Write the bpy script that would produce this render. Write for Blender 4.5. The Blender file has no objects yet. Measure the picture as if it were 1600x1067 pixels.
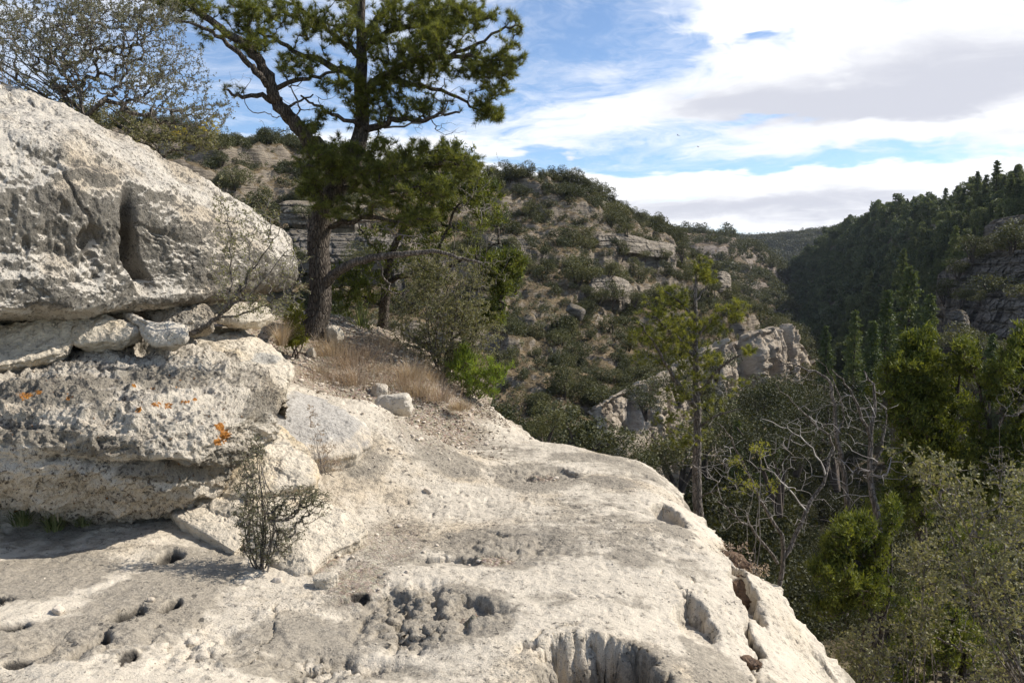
import bpy, math, numpy as np
from mathutils import Vector
R = math.radians
sc = bpy.context.scene
COL = sc.collection

# ------------------------------------------------------------------ camera
FPX, CX, CY = 1250.0, 800.0, 533.5
PITCH = R(4.7)
CAM = np.array([0.0, 0.0, 1.6])
FW = np.array([0, math.cos(PITCH), -math.sin(PITCH)])
UP = np.array([0, math.sin(PITCH), math.cos(PITCH)])
RT = np.array([1.0, 0, 0])

def P(px, py, d):
    v = FW + RT * ((px - CX) / FPX) + UP * ((CY - py) / FPX)
    return CAM + v * (d / v[1])

def G(px, py, z=0.0):
    v = FW + RT * ((px - CX) / FPX) + UP * ((CY - py) / FPX)
    return CAM + v * ((z - CAM[2]) / v[2])

def project(V):
    q = V - CAM
    f = q @ FW
    f = np.where(np.abs(f) < 1e-6, 1e-6, f)
    return CX + FPX * (q @ RT) / f, CY - FPX * (q @ UP) / f, f

cam_d = bpy.data.cameras.new('camera')
cam_d.sensor_width = 36; cam_d.lens = FPX / 1600 * 36
cam_d.clip_start = 0.05; cam_d.clip_end = 20000
cam = bpy.data.objects.new('camera', cam_d); COL.objects.link(cam)
cam.location = CAM; cam.rotation_euler = (R(90) - PITCH, 0, 0)
sc.camera = cam

# ------------------------------------------------------------------ noise
_rt = np.random.RandomState(7).rand(64, 64, 64).astype(np.float32).ravel()

def vnoise(p):
    p = np.asarray(p, dtype=np.float32)
    i = np.floor(p).astype(np.int32); f = p - i
    f = f * f * f * (f * (f * 6 - 15) + 10)
    x0, y0, z0 = i[:, 0] & 63, i[:, 1] & 63, i[:, 2] & 63
    x1, y1, z1 = (x0 + 1) & 63, (y0 + 1) & 63, (z0 + 1) & 63
    fx, fy, fz = f[:, 0], f[:, 1], f[:, 2]
    def g(a, b, c): return _rt[(a * 64 + b) * 64 + c]
    a = g(x0, y0, z0) * (1 - fx) + g(x1, y0, z0) * fx
    b = g(x0, y1, z0) * (1 - fx) + g(x1, y1, z0) * fx
    c = g(x0, y0, z1) * (1 - fx) + g(x1, y0, z1) * fx
    d = g(x0, y1, z1) * (1 - fx) + g(x1, y1, z1) * fx
    return ((a * (1 - fy) + b * fy) * (1 - fz) + (c * (1 - fy) + d * fy) * fz) * 2 - 1

_M = np.array([[0.36, 0.48, -0.8], [-0.8, 0.6, 0], [0.48, 0.64, 0.6]], dtype=np.float32)

def fbm(p, scale=1.0, oct=4, gain=0.5, lac=2.03, ridged=False):
    q = (np.asarray(p) * scale + 31.7).astype(np.float32)
    s = 0; a = 1.0; t = 0
    for _ in range(oct):
        n = vnoise(q)
        if ridged: n = 1 - 2 * np.abs(n)
        s = s + n * a; t += a; a *= gain
        q = (q @ _M.T) * lac + 11.3
    return s / t

def cells(p, scale, seed=0):
    """jittered cells: (per-cell random, distance to the nearest joint)"""
    q = (np.asarray(p) * scale).astype(np.float32); i0 = np.floor(q).astype(np.int32)
    f1 = np.full(len(q), 9.0, np.float32); f2 = f1.copy(); val = np.zeros(len(q), np.float32)
    for a in (-1, 0, 1):
        for b in (-1, 0, 1):
            for c in (-1, 0, 1):
                k = i0 + [a, b, c]; h = ((k[:, 0] & 63) * 64 + (k[:, 1] & 63)) * 64 + ((k[:, 2] + seed) & 63)
                j = np.stack([_rt[h], _rt[(h + 7919) % 262144], _rt[(h + 104729) % 262144]], 1)
                d = np.sqrt(((k + j - q) ** 2).sum(1)); m = d < f1
                f2 = np.where(m, f1, np.minimum(f2, d)); val = np.where(m, _rt[(h + 55555) % 262144], val); f1 = np.where(m, d, f1)
    return val, f2 - f1

def sstep(a, b, x):
    t = np.clip((x - a) / (b - a), 0, 1)
    return t * t * (3 - 2 * t)

# ------------------------------------------------------------------ mesh helpers
def build(name, V, F, mats, parent=None, attrs=None, smooth=True, mi=None, loc=None):
    """V (n,3); F array (m,3)/(m,4) or a list of such arrays"""
    if not isinstance(F, list): F = [F]
    F = [f for f in F if len(f)]
    V = np.asarray(V, dtype=np.float32)
    if loc is not None: V = V - np.asarray(loc, dtype=np.float32)
    me = bpy.data.meshes.new(name)
    me.vertices.add(len(V)); me.vertices.foreach_set('co', V.ravel())
    li = np.concatenate([f.ravel() for f in F]).astype(np.int32)
    sizes = np.concatenate([np.full(len(f), f.shape[1], dtype=np.int32) for f in F])
    me.loops.add(len(li)); me.loops.foreach_set('vertex_index', li)
    me.polygons.add(len(sizes))
    st = np.zeros(len(sizes), dtype=np.int32); st[1:] = np.cumsum(sizes)[:-1]
    me.polygons.foreach_set('loop_start', st)
    if mi is not None: me.polygons.foreach_set('material_index', mi.astype(np.int32))
    me.update(calc_edges=True)
    if attrs and 'paint' in attrs: attrs['lo'] = 0.5 + 0.36 * fbm(V + (np.asarray(loc) if loc is not None else 0), 1.7, 6, .6)
    me.polygons.foreach_set('use_smooth', np.full(len(sizes), bool(smooth)))
    for k, a in (attrs or {}).items():
        a = np.asarray(a, dtype=np.float32)
        if a.ndim == 1:
            at = me.attributes.new(k, 'FLOAT', 'POINT'); at.data.foreach_set('value', a)
        else:
            c = np.ones((len(V), 4), dtype=np.float32); c[:, :3] = a
            at = me.attributes.new(k, 'FLOAT_COLOR', 'POINT'); at.data.foreach_set('color', c.ravel())
    for m in (mats if isinstance(mats, (list, tuple)) else [mats]): me.materials.append(m)
    o = bpy.data.objects.new(name, me); COL.objects.link(o)
    if loc is not None: o.location = loc
    if parent is not None:
        o.parent = parent
        if loc is None: o.location = -Vector(parent.location)
    return o

def root(name, loc, label, cat, group=None):
    o = bpy.data.objects.new(name, None); COL.objects.link(o); o.location = loc
    o.empty_display_size = 0.1
    return tag(o, label, cat, group)

def tag(o, label=None, cat=None, group=None, kind=None):
    if label: o['label'] = label
    if cat: o['category'] = cat
    if group: o['group'] = group
    if kind: o['kind'] = kind
    return o

def grid_faces(nu, nv, cu=False, cv=False):
    iu = np.arange(nu if cu else nu - 1); iv = np.arange(nv if cv else nv - 1)
    a, b = np.meshgrid(iu, iv, indexing='ij'); a = a.ravel(); b = b.ravel()
    a1 = (a + 1) % nu; b1 = (b + 1) % nv
    return np.stack([a * nv + b, a1 * nv + b, a1 * nv + b1, a * nv + b1], 1)

def cr(A, n, closed=False, t=None):
    """Catmull-Rom along axis 0 -> n samples"""
    A = np.asarray(A, dtype=float); m = len(A)
    if t is None: t = np.linspace(0, m if closed else m - 1, n, endpoint=not closed)
    i = np.floor(t).astype(int)
    if not closed: i = np.clip(i, 0, m - 2)
    f = (t - i).reshape((-1,) + (1,) * (A.ndim - 1))
    if closed: g = lambda k: A[k % m]
    else: g = lambda k: np.where(((k < 0) | (k > m - 1)).reshape((-1,) + (1,) * (A.ndim - 1)),
                                 2 * A[np.clip(k, 0, m - 1)] - A[np.clip(np.where(k < 0, 1, m - 2), 0, m - 1)], A[np.clip(k, 0, m - 1)])
    p0, p1, p2, p3 = g(i - 1), g(i), g(i + 1), g(i + 2)
    return 0.5 * ((2 * p1) + (-p0 + p2) * f + (2 * p0 - 5 * p1 + 4 * p2 - p3) * f ** 2 + (-p0 + 3 * p1 - 3 * p2 + p3) * f ** 3)

def grid_normals(V, nu, nv, cu=False, cv=False):
    g = V.reshape(nu, nv, 3)
    du = np.roll(g, -1, 0) - np.roll(g, 1, 0); dv = np.roll(g, -1, 1) - np.roll(g, 1, 1)
    if not cu: du[0] = g[1] - g[0]; du[-1] = g[-1] - g[-2]
    if not cv: dv[:, 0] = g[:, 1] - g[:, 0]; dv[:, -1] = g[:, -1] - g[:, -2]
    n = np.cross(du, dv).reshape(-1, 3)
    return n / np.maximum(np.linalg.norm(n, axis=1, keepdims=True), 1e-9)

def rows3(rows):
    return np.array([[P(*c) for c in r] for r in rows])      # (rows, cols, 3)

def loft(rows, nu, nv, closed_v=False):
    A = rows if isinstance(rows, np.ndarray) else rows3(rows)
    B = cr(A, nv, closed_v)                                   # nv, cols, 3
    C = cr(np.swapaxes(B, 0, 1), nu)                          # nu, nv, 3
    return C.reshape(-1, 3)

# ------------------------------------------------------------------ node helpers
class NT:
    def __init__(s, nt): s.nt = nt; nt.nodes.clear()
    def n(s, t, inp=None, **kw):
        d = s.nt.nodes.new(t)
        for k, v in kw.items(): setattr(d, k, v)
        for k, v in (inp or {}).items():
            sock = d.inputs[k]
            if isinstance(v, bpy.types.NodeSocket): s.nt.links.new(v, sock)
            else: sock.default_value = v
        return d
    def math(s, op, a, b=0.0, c=0.0, clamp=False):
        return s.n('ShaderNodeMath', {0: a, 1: b, 2: c}, operation=op, use_clamp=clamp).outputs[0]
    def mix(s, f, a, b, blend='MIX'):
        d = s.n('ShaderNodeMix', {0: f, 6: a, 7: b}, data_type='RGBA', blend_type=blend); return d.outputs[2]
    def noise(s, vec, scale, detail=4, rough=0.55, dist=0.0):
        return s.n('ShaderNodeTexNoise', {'Vector': vec, 'Scale': scale, 'Detail': detail, 'Roughness': rough, 'Distortion': dist}).outputs['Fac']
    def voro(s, vec, scale, feature='F1', out='Distance', rand=1.0):
        return s.n('ShaderNodeTexVoronoi', {'Vector': vec, 'Scale': scale, 'Randomness': rand}, feature=feature).outputs[out]
    def ramp(s, f, a, b, lo=0.0, hi=1.0):
        return s.n('ShaderNodeMapRange', {0: f, 1: a, 2: b, 3: lo, 4: hi}, interpolation_type='SMOOTHSTEP').outputs[0]

def c4(c): return (c[0], c[1], c[2], 1.0)

def new_mat(name):
    m = bpy.data.materials.new(name); m.use_nodes = True
    return m, NT(m.node_tree)

def mat_rock(name, light=(0.60, 0.54, 0.45), tan=(0.50, 0.40, 0.27), grey=(0.25, 0.235, 0.205), dark=(0.045, 0.04, 0.036),
             speck=0.5, greyness=0.5, bump=0.02, lichen=False, pits=0.3, soil=(0.225, 0.165, 0.11)):
    m, t = new_mat(name)
    co = t.n('ShaderNodeTexCoord').outputs['Object']
    pt = t.n('ShaderNodeAttribute', attribute_name='paint').outputs['Color']
    sp = t.n('ShaderNodeSeparateColor', {0: pt})
    pr, pg, pb = sp.outputs[0], sp.outputs[1], sp.outputs[2]
    n1 = t.n('ShaderNodeAttribute', attribute_name='lo').outputs['Fac']; n2 = t.noise(co, 9, 4, 0.65, 0.3); n3 = t.noise(co, 45, 4, 0.7)
    n4 = t.noise(co, 160, 2, 0.7)
    c = t.mix(t.ramp(n2, 0.35, 0.62, 0.0, 0.8), c4(light), c4(tuple(x * 0.80 for x in light)))
    c = t.mix(t.ramp(n1, 0.50, 0.68, 0, 0.7), c, c4(tan))
    # grey patina, patchy; red also brings in shade painted on the ledge
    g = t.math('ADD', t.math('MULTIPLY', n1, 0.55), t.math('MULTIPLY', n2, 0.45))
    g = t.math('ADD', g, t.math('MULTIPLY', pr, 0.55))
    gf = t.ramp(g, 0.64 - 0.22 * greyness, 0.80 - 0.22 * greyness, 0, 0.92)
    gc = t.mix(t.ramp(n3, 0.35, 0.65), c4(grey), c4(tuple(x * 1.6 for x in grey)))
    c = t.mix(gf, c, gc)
    # soil
    sg = t.ramp(t.math('ADD', pg, t.math('MULTIPLY', t.math('SUBTRACT', n3, 0.5), 0.9)), 0.35, 0.6)
    v = t.voro(co, 55, out='Color')
    sv = t.mix(0.35, c4(soil), v, 'MULTIPLY'); sv = t.mix(t.ramp(n3, 0.4, 0.65, 0, .7), sv, c4(light))
    c = t.mix(sg, c, sv)
    # specks of black lichen
    s1 = t.ramp(t.math('ADD', t.math('MULTIPLY', n3, 0.72), t.math('MULTIPLY', n2, 0.36)), 0.665 - 0.10 * speck, 0.71 - 0.10 * speck, 0, 0.85)
    c = t.mix(s1, c, c4(dark))
    mp = t.n('ShaderNodeMapping', {'Vector': co, 'Scale': (1, 1, .35)}).outputs[0]
    sk = t.ramp(t.math('ADD', t.noise(mp, 26, 4, .75), t.math('MULTIPLY', t.math('SUBTRACT', n1, .5), .35)), .53, .66, 0, .62)
    c = t.mix(sk, c, c4(tuple(x * 0.62 for x in grey)))
    s2 = t.ramp(t.math('ADD', t.math('MULTIPLY', n4, 0.8), t.math('MULTIPLY', n1, 0.3)), 0.66 - 0.08 * speck, 0.72 - 0.08 * speck, 0, 0.6)
    c = t.mix(s2, c, c4(tuple(x * 2.2 for x in dark)))
    pv_ = t.n('ShaderNodeTexVoronoi', {'Vector': t.n('ShaderNodeMapping', {'Vector': co, 'Scale': (1.0, .75, 1.0)}).outputs[0], 'Scale': 17.0}); pd = pv_.outputs['Distance']
    ps = t.math('MULTIPLY', t.n('ShaderNodeSeparateColor', {0: pv_.outputs['Color']}).outputs[0], .27)
    pk = t.math('MULTIPLY', t.math('GREATER_THAN', t.math('SUBTRACT', ps, .05), pd), t.math('MULTIPLY', t.ramp(n1, .40, .56), pits))
    c = t.mix(t.math('MULTIPLY', pk, .75), c, c4(dark))
    # blue darkens recesses with painted shade and dark lichen; on lichened rock, orange lichen
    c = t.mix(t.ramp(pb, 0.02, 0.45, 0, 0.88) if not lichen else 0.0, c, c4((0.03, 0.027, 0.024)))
    if lichen:
        lf = t.ramp(t.math('ADD', pb, t.math('MULTIPLY', t.math('SUBTRACT', n3, 0.5), 2.4)), 0.40, 0.50)
        lc = t.mix(t.ramp(n4, 0.4, 0.6), c4((0.46, 0.19, 0.03)), c4((0.24, 0.10, 0.03)))
        c = t.mix(lf, c, lc)
    h = t.math('MULTIPLY', n3, 0.42)
    h = t.math('SUBTRACT', h, t.math('MULTIPLY', pk, .5))
    pit = t.ramp(t.voro(co, 38), 0.08, 0.36, -0.16, 0)
    h = t.math('ADD', h, t.math('MULTIPLY', pit, t.ramp(n1, 0.42, 0.58)))
    h = t.math('ADD', h, t.math('MULTIPLY', n4, 0.12))
    h = t.math('ADD', h, t.math('MULTIPLY', sg, t.math('MULTIPLY', t.n('ShaderNodeSeparateColor', {0: v}).outputs[0], 0.3)))
    b = t.n('ShaderNodeBump', {'Height': h, 'Distance': bump * 2.2, 'Strength': 0.9}).outputs[0]
    bs = t.n('ShaderNodeBsdfPrincipled', {'Base Color': c, 'Roughness': 0.93, 'Normal': b, 'Specular IOR Level': 0.15})
    t.n('ShaderNodeOutputMaterial', {0: bs.outputs[0]})
    return m

def mat_leaf(name, c1, c2, trans=0.35, inst=False, rough=0.6, tc=None):
    m, t = new_mat(name)
    a = t.n('ShaderNodeAttribute', attribute_name='var').outputs['Fac']
    co = t.n('ShaderNodeTexCoord').outputs['Object']
    f = t.math('ADD', t.math('MULTIPLY', a, 0.6), t.math('MULTIPLY', t.noise(co, 3.0 if not inst else 0.5, 2), 0.4))
    if inst:
        rnd = t.n('ShaderNodeObjectInfo').outputs['Random']
        f = t.math('ADD', t.math('MULTIPLY', f, 0.6), t.math('MULTIPLY', rnd, 0.4))
    c = t.mix(t.ramp(f, 0.2, 0.8), c4(c1), c4(c2))
    d = t.n('ShaderNodeBsdfPrincipled', {'Base Color': c, 'Roughness': rough, 'Specular IOR Level': 0.25})
    tcol = t.mix(1.0, c, c4(tc or (1.3, 1.25, 0.6)), 'MULTIPLY')
    tr = t.n('ShaderNodeBsdfTranslucent', {'Color': tcol})
    ms = t.n('ShaderNodeMixShader', {0: trans, 1: d.outputs[0], 2: tr.outputs[0]})
    t.n('ShaderNodeOutputMaterial', {0: ms.outputs[0]})
    return m

def mat_bark(name, c1, c2, scale=14):
    m, t = new_mat(name)
    co = t.n('ShaderNodeTexCoord').outputs['Object']
    st = t.n('ShaderNodeMapping', {'Vector': co, 'Scale': (1, 1, 0.28)}).outputs[0]
    n = t.noise(st, scale, 5, 0.65, 0.6); v = t.voro(st, scale * 1.6, feature='DISTANCE_TO_EDGE')
    c = t.mix(t.ramp(n, 0.35, 0.65), c4(c1), c4(c2))
    c = t.mix(t.ramp(v, 0.0, 0.12, 0.75, 0), c, c4(tuple(x * 0.3 for x in c1)))
    h = t.math('ADD', t.ramp(v, 0, 0.2), n)
    b = t.n('ShaderNodeBump', {'Height': h, 'Distance': 0.02, 'Strength': 0.8}).outputs[0]
    bs = t.n('ShaderNodeBsdfPrincipled', {'Base Color': c, 'Roughness': 0.95, 'Normal': b, 'Specular IOR Level': 0.1})
    t.n('ShaderNodeOutputMaterial', {0: bs.outputs[0]})
    return m

def mat_twig(name, c1, c2):
    m, t = new_mat(name)
    co = t.n('ShaderNodeTexCoord').outputs['Object']
    c = t.mix(t.ramp(t.noise(co, 6, 3), 0.35, 0.65), c4(c1), c4(c2))
    bs = t.n('ShaderNodeBsdfPrincipled', {'Base Color': c, 'Roughness': 0.85, 'Specular IOR Level': 0.2})
    t.n('ShaderNodeOutputMaterial', {0: bs.outputs[0]})
    return m

def mat_terrain(name, soil1, soil2, rock1, rock2, scale=0.5, strata=1.2, grassy=(0.2, 0.16, 0.09), steep=(0.62, 0.84)):
    m, t = new_mat(name)
    co = t.n('ShaderNodeTexCoord').outputs['Object']
    geo = t.n('ShaderNodeNewGeometry')
    nz = t.n('ShaderNodeSeparateXYZ', {0: geo.outputs['Normal']}).outputs[2]
    n0 = t.noise(co, scale * 0.15, 4, 0.6); n1 = t.noise(co, scale, 5, 0.65, 0.3); n2 = t.noise(co, scale * 7, 4, 0.7)
    s = t.mix(t.ramp(n1, 0.38, 0.62), c4(soil1), c4(soil2))
    s = t.mix(t.ramp(n0, 0.45, 0.6, 0, 0.7), s, c4(grassy))
    s = t.mix(t.ramp(n2, 0.56, 0.66, 0, 0.75), s, c4(rock1))
    s = t.mix(t.ramp(n2, 0.30, 0.42, 0.8, 0), s, c4(tuple(x * 0.25 for x in soil1)))
    sq = t.n('ShaderNodeMapping', {'Vector': co, 'Scale': (0.22, 0.22, strata * 2.2)}).outputs[0]
    st = t.noise(sq, 1.3, 5, 0.75, 0.25)
    r = t.mix(t.ramp(st, 0.36, 0.6), c4(rock2), c4(rock1))
    r = t.mix(t.ramp(st, 0.30, 0.40, 0.85, 0), r, c4(tuple(x * 0.25 for x in rock2)))
    f = t.math('ADD', nz, t.math('MULTIPLY', t.math('SUBTRACT', n1, 0.5), 0.5))
    c = t.mix(t.ramp(f, steep[0], steep[1], 1, 0), s, r)
    h = t.math('ADD', t.math('MULTIPLY', n2, 0.6), t.math('MULTIPLY', st, 1.2))
    b = t.n('ShaderNodeBump', {'Height': h, 'Distance': 0.7 / max(scale, 0.1) * 0.5, 'Strength': 0.8}).outputs[0]
    bs = t.n('ShaderNodeBsdfPrincipled', {'Base Color': c, 'Roughness': 0.97, 'Normal': b, 'Specular IOR Level': 0.05})
    t.n('ShaderNodeOutputMaterial', {0: bs.outputs[0]})
    return m

M = {}
M['ledge'] = mat_rock('ledge_limestone', speck=0.34, greyness=0.40, bump=0.013, light=(0.57, 0.50, 0.395), grey=(0.215, 0.187, 0.145), pits=1.0)
M['boulder'] = mat_rock('boulder_limestone', speck=0.75, greyness=0.34, bump=0.022, grey=(0.125, 0.112, 0.09), light=(0.56, 0.505, 0.42), pits=.6)
M['lichen_rock'] = mat_rock('lichened_limestone', speck=0.8, greyness=0.62, bump=0.035, lichen=True, light=(0.60, 0.53, 0.425), grey=(0.20, 0.175, 0.135))
M['fresh'] = mat_rock('fresh_limestone', speck=0.2, greyness=0.18, bump=0.022, light=(0.62, 0.54, 0.42), tan=(0.60, 0.46, 0.27))
M['slab'] = mat_rock('slab_limestone', speck=0.3, greyness=0.55, bump=0.012, light=(0.55, 0.49, 0.40), grey=(0.27, 0.25, 0.22))
M['crumb'] = mat_rock('crumbling_rusty_rock', speck=0.6, greyness=0.2, bump=0.04, light=(0.20, 0.13, 0.085), tan=(0.28, 0.14, 0.06), grey=(0.10, 0.085, 0.07))
M['pebble'] = mat_rock('pebble_stone', speck=0.05, greyness=0.1, bump=0.01, light=(0.62, 0.53, 0.42))
M['left_hill'] = mat_terrain('left_hill_ground', (0.125, 0.093, 0.055), (0.225, 0.168, 0.10), (0.31, 0.26, 0.195), (0.16, 0.13, 0.10), 0.6, grassy=(0.13, 0.10, 0.055), steep=(0.50, 0.74))
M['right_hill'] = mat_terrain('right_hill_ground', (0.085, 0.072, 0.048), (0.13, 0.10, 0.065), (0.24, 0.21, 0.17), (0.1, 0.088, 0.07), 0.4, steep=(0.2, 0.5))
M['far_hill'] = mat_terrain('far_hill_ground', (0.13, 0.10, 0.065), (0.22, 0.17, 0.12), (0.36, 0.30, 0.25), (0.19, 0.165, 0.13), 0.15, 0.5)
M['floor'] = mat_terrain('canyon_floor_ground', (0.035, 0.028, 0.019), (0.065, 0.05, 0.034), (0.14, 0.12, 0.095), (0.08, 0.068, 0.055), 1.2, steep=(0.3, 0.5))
M['cliff'] = mat_terrain('cliff_limestone', (0.28, 0.23, 0.17), (0.40, 0.34, 0.26), (0.47, 0.40, 0.31), (0.26, 0.215, 0.165), 0.7, 0.25, grassy=(0.2, 0.165, 0.12), steep=(0.7, 0.95))
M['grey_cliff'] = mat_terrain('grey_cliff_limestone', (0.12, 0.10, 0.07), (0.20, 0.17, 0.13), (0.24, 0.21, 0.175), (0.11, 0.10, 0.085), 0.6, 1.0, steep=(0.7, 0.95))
M['pine_bark'] = mat_bark('pinyon_bark', (0.075, 0.062, 0.05), (0.15, 0.125, 0.10), 26)
M['grey_bark'] = mat_bark('grey_bark', (0.13, 0.11, 0.09), (0.24, 0.21, 0.18), 20)
M['dark_twig'] = mat_twig('dark_twig', (0.06, 0.045, 0.035), (0.12, 0.09, 0.07))
M['grey_twig'] = mat_twig('grey_twig', (0.11, 0.095, 0.085), (0.22, 0.195, 0.175))
M['dead_twig'] = mat_twig('bleached_twig', (0.20, 0.175, 0.155), (0.36, 0.325, 0.29))
M['needle'] = mat_leaf('pinyon_needles', (0.07, 0.086, 0.022), (0.19, 0.20, 0.05), 0.42)
M['needle_y'] = mat_leaf('young_pine_needles', (0.12, 0.135, 0.032), (0.26, 0.26, 0.06), 0.42)
M['juniper'] = mat_leaf('juniper_scales', (0.045, 0.064, 0.017), (0.17, 0.185, 0.035), 0.35)
M['juniper_y'] = mat_leaf('yellow_juniper_scales', (0.15, 0.16, 0.025), (0.26, 0.25, 0.04), 0.4)
M['bright'] = mat_leaf('bright_green_stems', (0.12, 0.17, 0.025), (0.22, 0.27, 0.05), 0.4)
M['grey_leaf'] = mat_leaf('grey_green_leaves', (0.12, 0.12, 0.06), (0.25, 0.235, 0.12), 0.3)
M['brown_leaf'] = mat_leaf('dusky_leaves', (0.10, 0.10, 0.06), (0.20, 0.19, 0.12), 0.25)
M['yellow_leaf'] = mat_leaf('yellow_leaves', (0.35, 0.30, 0.05), (0.45, 0.36, 0.06), 0.4)
M['straw'] = mat_leaf('dry_straw', (0.34, 0.26, 0.17), (0.52, 0.42, 0.29), 0.3, tc=(1, .9, .7))
M['pink_straw'] = mat_leaf('rusty_straw', (0.30, 0.225, 0.16), (0.46, 0.37, 0.275), 0.3, tc=(1, .9, .7))
M['red_leaf'] = mat_leaf('reddish_leaves', (0.16, 0.035, 0.03), (0.26, 0.07, 0.04), 0.25, tc=(1, .9, .7))
M['green_blade'] = mat_leaf('green_blades', (0.12, 0.15, 0.06), (0.23, 0.24, 0.11), 0.35)
M['hill_tree'] = mat_leaf('hillside_foliage', (0.052, 0.058, 0.024), (0.14, 0.135, 0.055), 0.2, inst=True)
M['conifer'] = mat_leaf('conifer_foliage', (0.060, 0.080, 0.044), (0.18, 0.20, 0.085), 0.25, inst=True)
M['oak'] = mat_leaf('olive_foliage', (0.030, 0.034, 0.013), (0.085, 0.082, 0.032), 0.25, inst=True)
M['hill_bark'] = mat_twig('hillside_bark', (0.05, 0.04, 0.032), (0.09, 0.07, 0.055))
M['outcrop'] = mat_terrain('outcrop_limestone', (0.18, 0.15, 0.11), (0.28, 0.235, 0.18), (0.33, 0.285, 0.225), (0.15, 0.13, 0.105), 0.9, 0.6, grassy=(0.2, 0.16, 0.11))
M['litter'] = mat_leaf('brown_litter', (0.05, 0.035, 0.022), (0.15, 0.10, 0.06), 0.1, tc=(1, .9, .7))
M['fir'] = mat_leaf('olive_fir_foliage', (0.06, 0.085, 0.03), (0.15, 0.175, 0.06), 0.25, inst=True)
M['bird'] = mat_twig('dark_feathers', (0.02, 0.02, 0.02), (0.03, 0.03, 0.03))

# ------------------------------------------------------------------ sun + sky
SUN_EL, SUN_AZ = R(41), R(76)          # azimuth measured from +Y (view) towards +X
sd = bpy.data.lights.new('sun', 'SUN'); sd.energy = 5.0; sd.angle = R(0.5); sd.color = (1.0, 0.948, 0.875)
so = bpy.data.objects.new('sun', sd); COL.objects.link(so)
sdir = Vector((math.sin(SUN_AZ) * math.cos(SUN_EL), math.cos(SUN_AZ) * math.cos(SUN_EL), math.sin(SUN_EL)))
so.rotation_euler = sdir.to_track_quat('Z', 'Y').to_euler()
W = bpy.data.worlds.new('World'); sc.world = W; W.use_nodes = True
w = NT(W.node_tree)
sky = w.n('ShaderNodeTexSky', sky_type='NISHITA', sun_disc=False, sun_elevation=SUN_EL, sun_rotation=SUN_AZ,
          altitude=2000, air_density=1.0, dust_density=0.6, ozone_density=2.0)
dr = w.n('ShaderNodeTexCoord').outputs['Generated']
xyz = w.n('ShaderNodeSeparateXYZ', {0: dr})
X, Y, Z = xyz.outputs
az = w.math('MULTIPLY', w.math('ARCTAN2', X, Y), 180 / math.pi)
el = w.math('MULTIPLY', w.math('ARCSINE', Z), 180 / math.pi)
def pxdir(px, py):
    v = FW + RT * ((px - CX) / FPX) + UP * ((CY - py) / FPX); v = v / np.linalg.norm(v)
    return math.degrees(math.atan2(v[0], v[1])), math.degrees(math.asin(v[2]))
wz = w.n('ShaderNodeTexNoise', {'Vector': w.n('ShaderNodeMapping', {'Vector': dr, 'Scale': (1, 1, 3.5)}).outputs[0], 'Scale': 7.0, 'Detail': 4.0, 'Roughness': 0.6})
wc = w.n('ShaderNodeSeparateColor', {0: wz.outputs['Color']})
az = w.math('ADD', az, w.math('MULTIPLY', w.math('SUBTRACT', wc.outputs[0], 0.5), 11.0)); el2 = w.math('ADD', el, w.math('MULTIPLY', w.math('SUBTRACT', wc.outputs[1], 0.5), 3.6))
zz = w.math('ADD', w.math('MAXIMUM', Z, 0.0), 0.10)
pv = w.n('ShaderNodeCombineXYZ', {0: w.math('DIVIDE', X, zz), 1: w.math('DIVIDE', Y, zz), 2: 0.0}).outputs[0]
wn = w.n('ShaderNodeTexNoise', {'Vector': pv, 'Scale': 1.3, 'Detail': 4.0}).outputs['Color']
pw = w.n('ShaderNodeVectorMath', {0: pv, 1: wn}, operation='ADD').outputs[0]
na = w.noise(pw, 0.55, 4, 0.55)
nb = w.noise(pw, 1.9, 8, 0.66, 0.4)
def blobs(lst, base):
    s = base
    for px, py, rx, ry, a in lst:
        A, E = pxdir(px, py)
        dx = w.math('DIVIDE', w.math('SUBTRACT', az, A), rx / 23.0)
        dy = w.math('DIVIDE', w.math('SUBTRACT', el2, E), ry / 23.0)
        d2 = w.math('ADD', w.math('MULTIPLY', dx, dx), w.math('MULTIPLY', dy, dy))
        g = w.math('POWER', 2.71828, w.math('MULTIPLY', d2, -1.0))
        s = w.math('ADD', s, w.math('MULTIPLY', g, a))
    return s
cov = w.math('ADD', w.math('MULTIPLY', na, 0.9), w.math('MULTIPLY', nb, 0.9))
cov = blobs([(960, 45, 110, 28, -.55), (1030, 75, 60, 16, -.3), (860, 20, 60, 40, -.3), (900, 110, 90, 60, -.12), (380, 140, 190, 80, -.38), (1190, 52, 40, 12, -.45),
             (1170, 192, 80, 8, -.35), (1360, 240, 110, 12, -.5), (1320, 215, 40, 12, -.15), (1500, 225, 70, 25, -.22), (880, 252, 130, 8, -.45), (1130, 252, 100, 6, -.25),
             (1480, 120, 260, 90, .5), (1150, 25, 160, 30, .3), (1100, 280, 500, 18, .5), (1100, 330, 600, 30, .35), (1000, 170, 180, 40, .25),
             (560, 230, 250, 30, .3)], cov)
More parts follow.
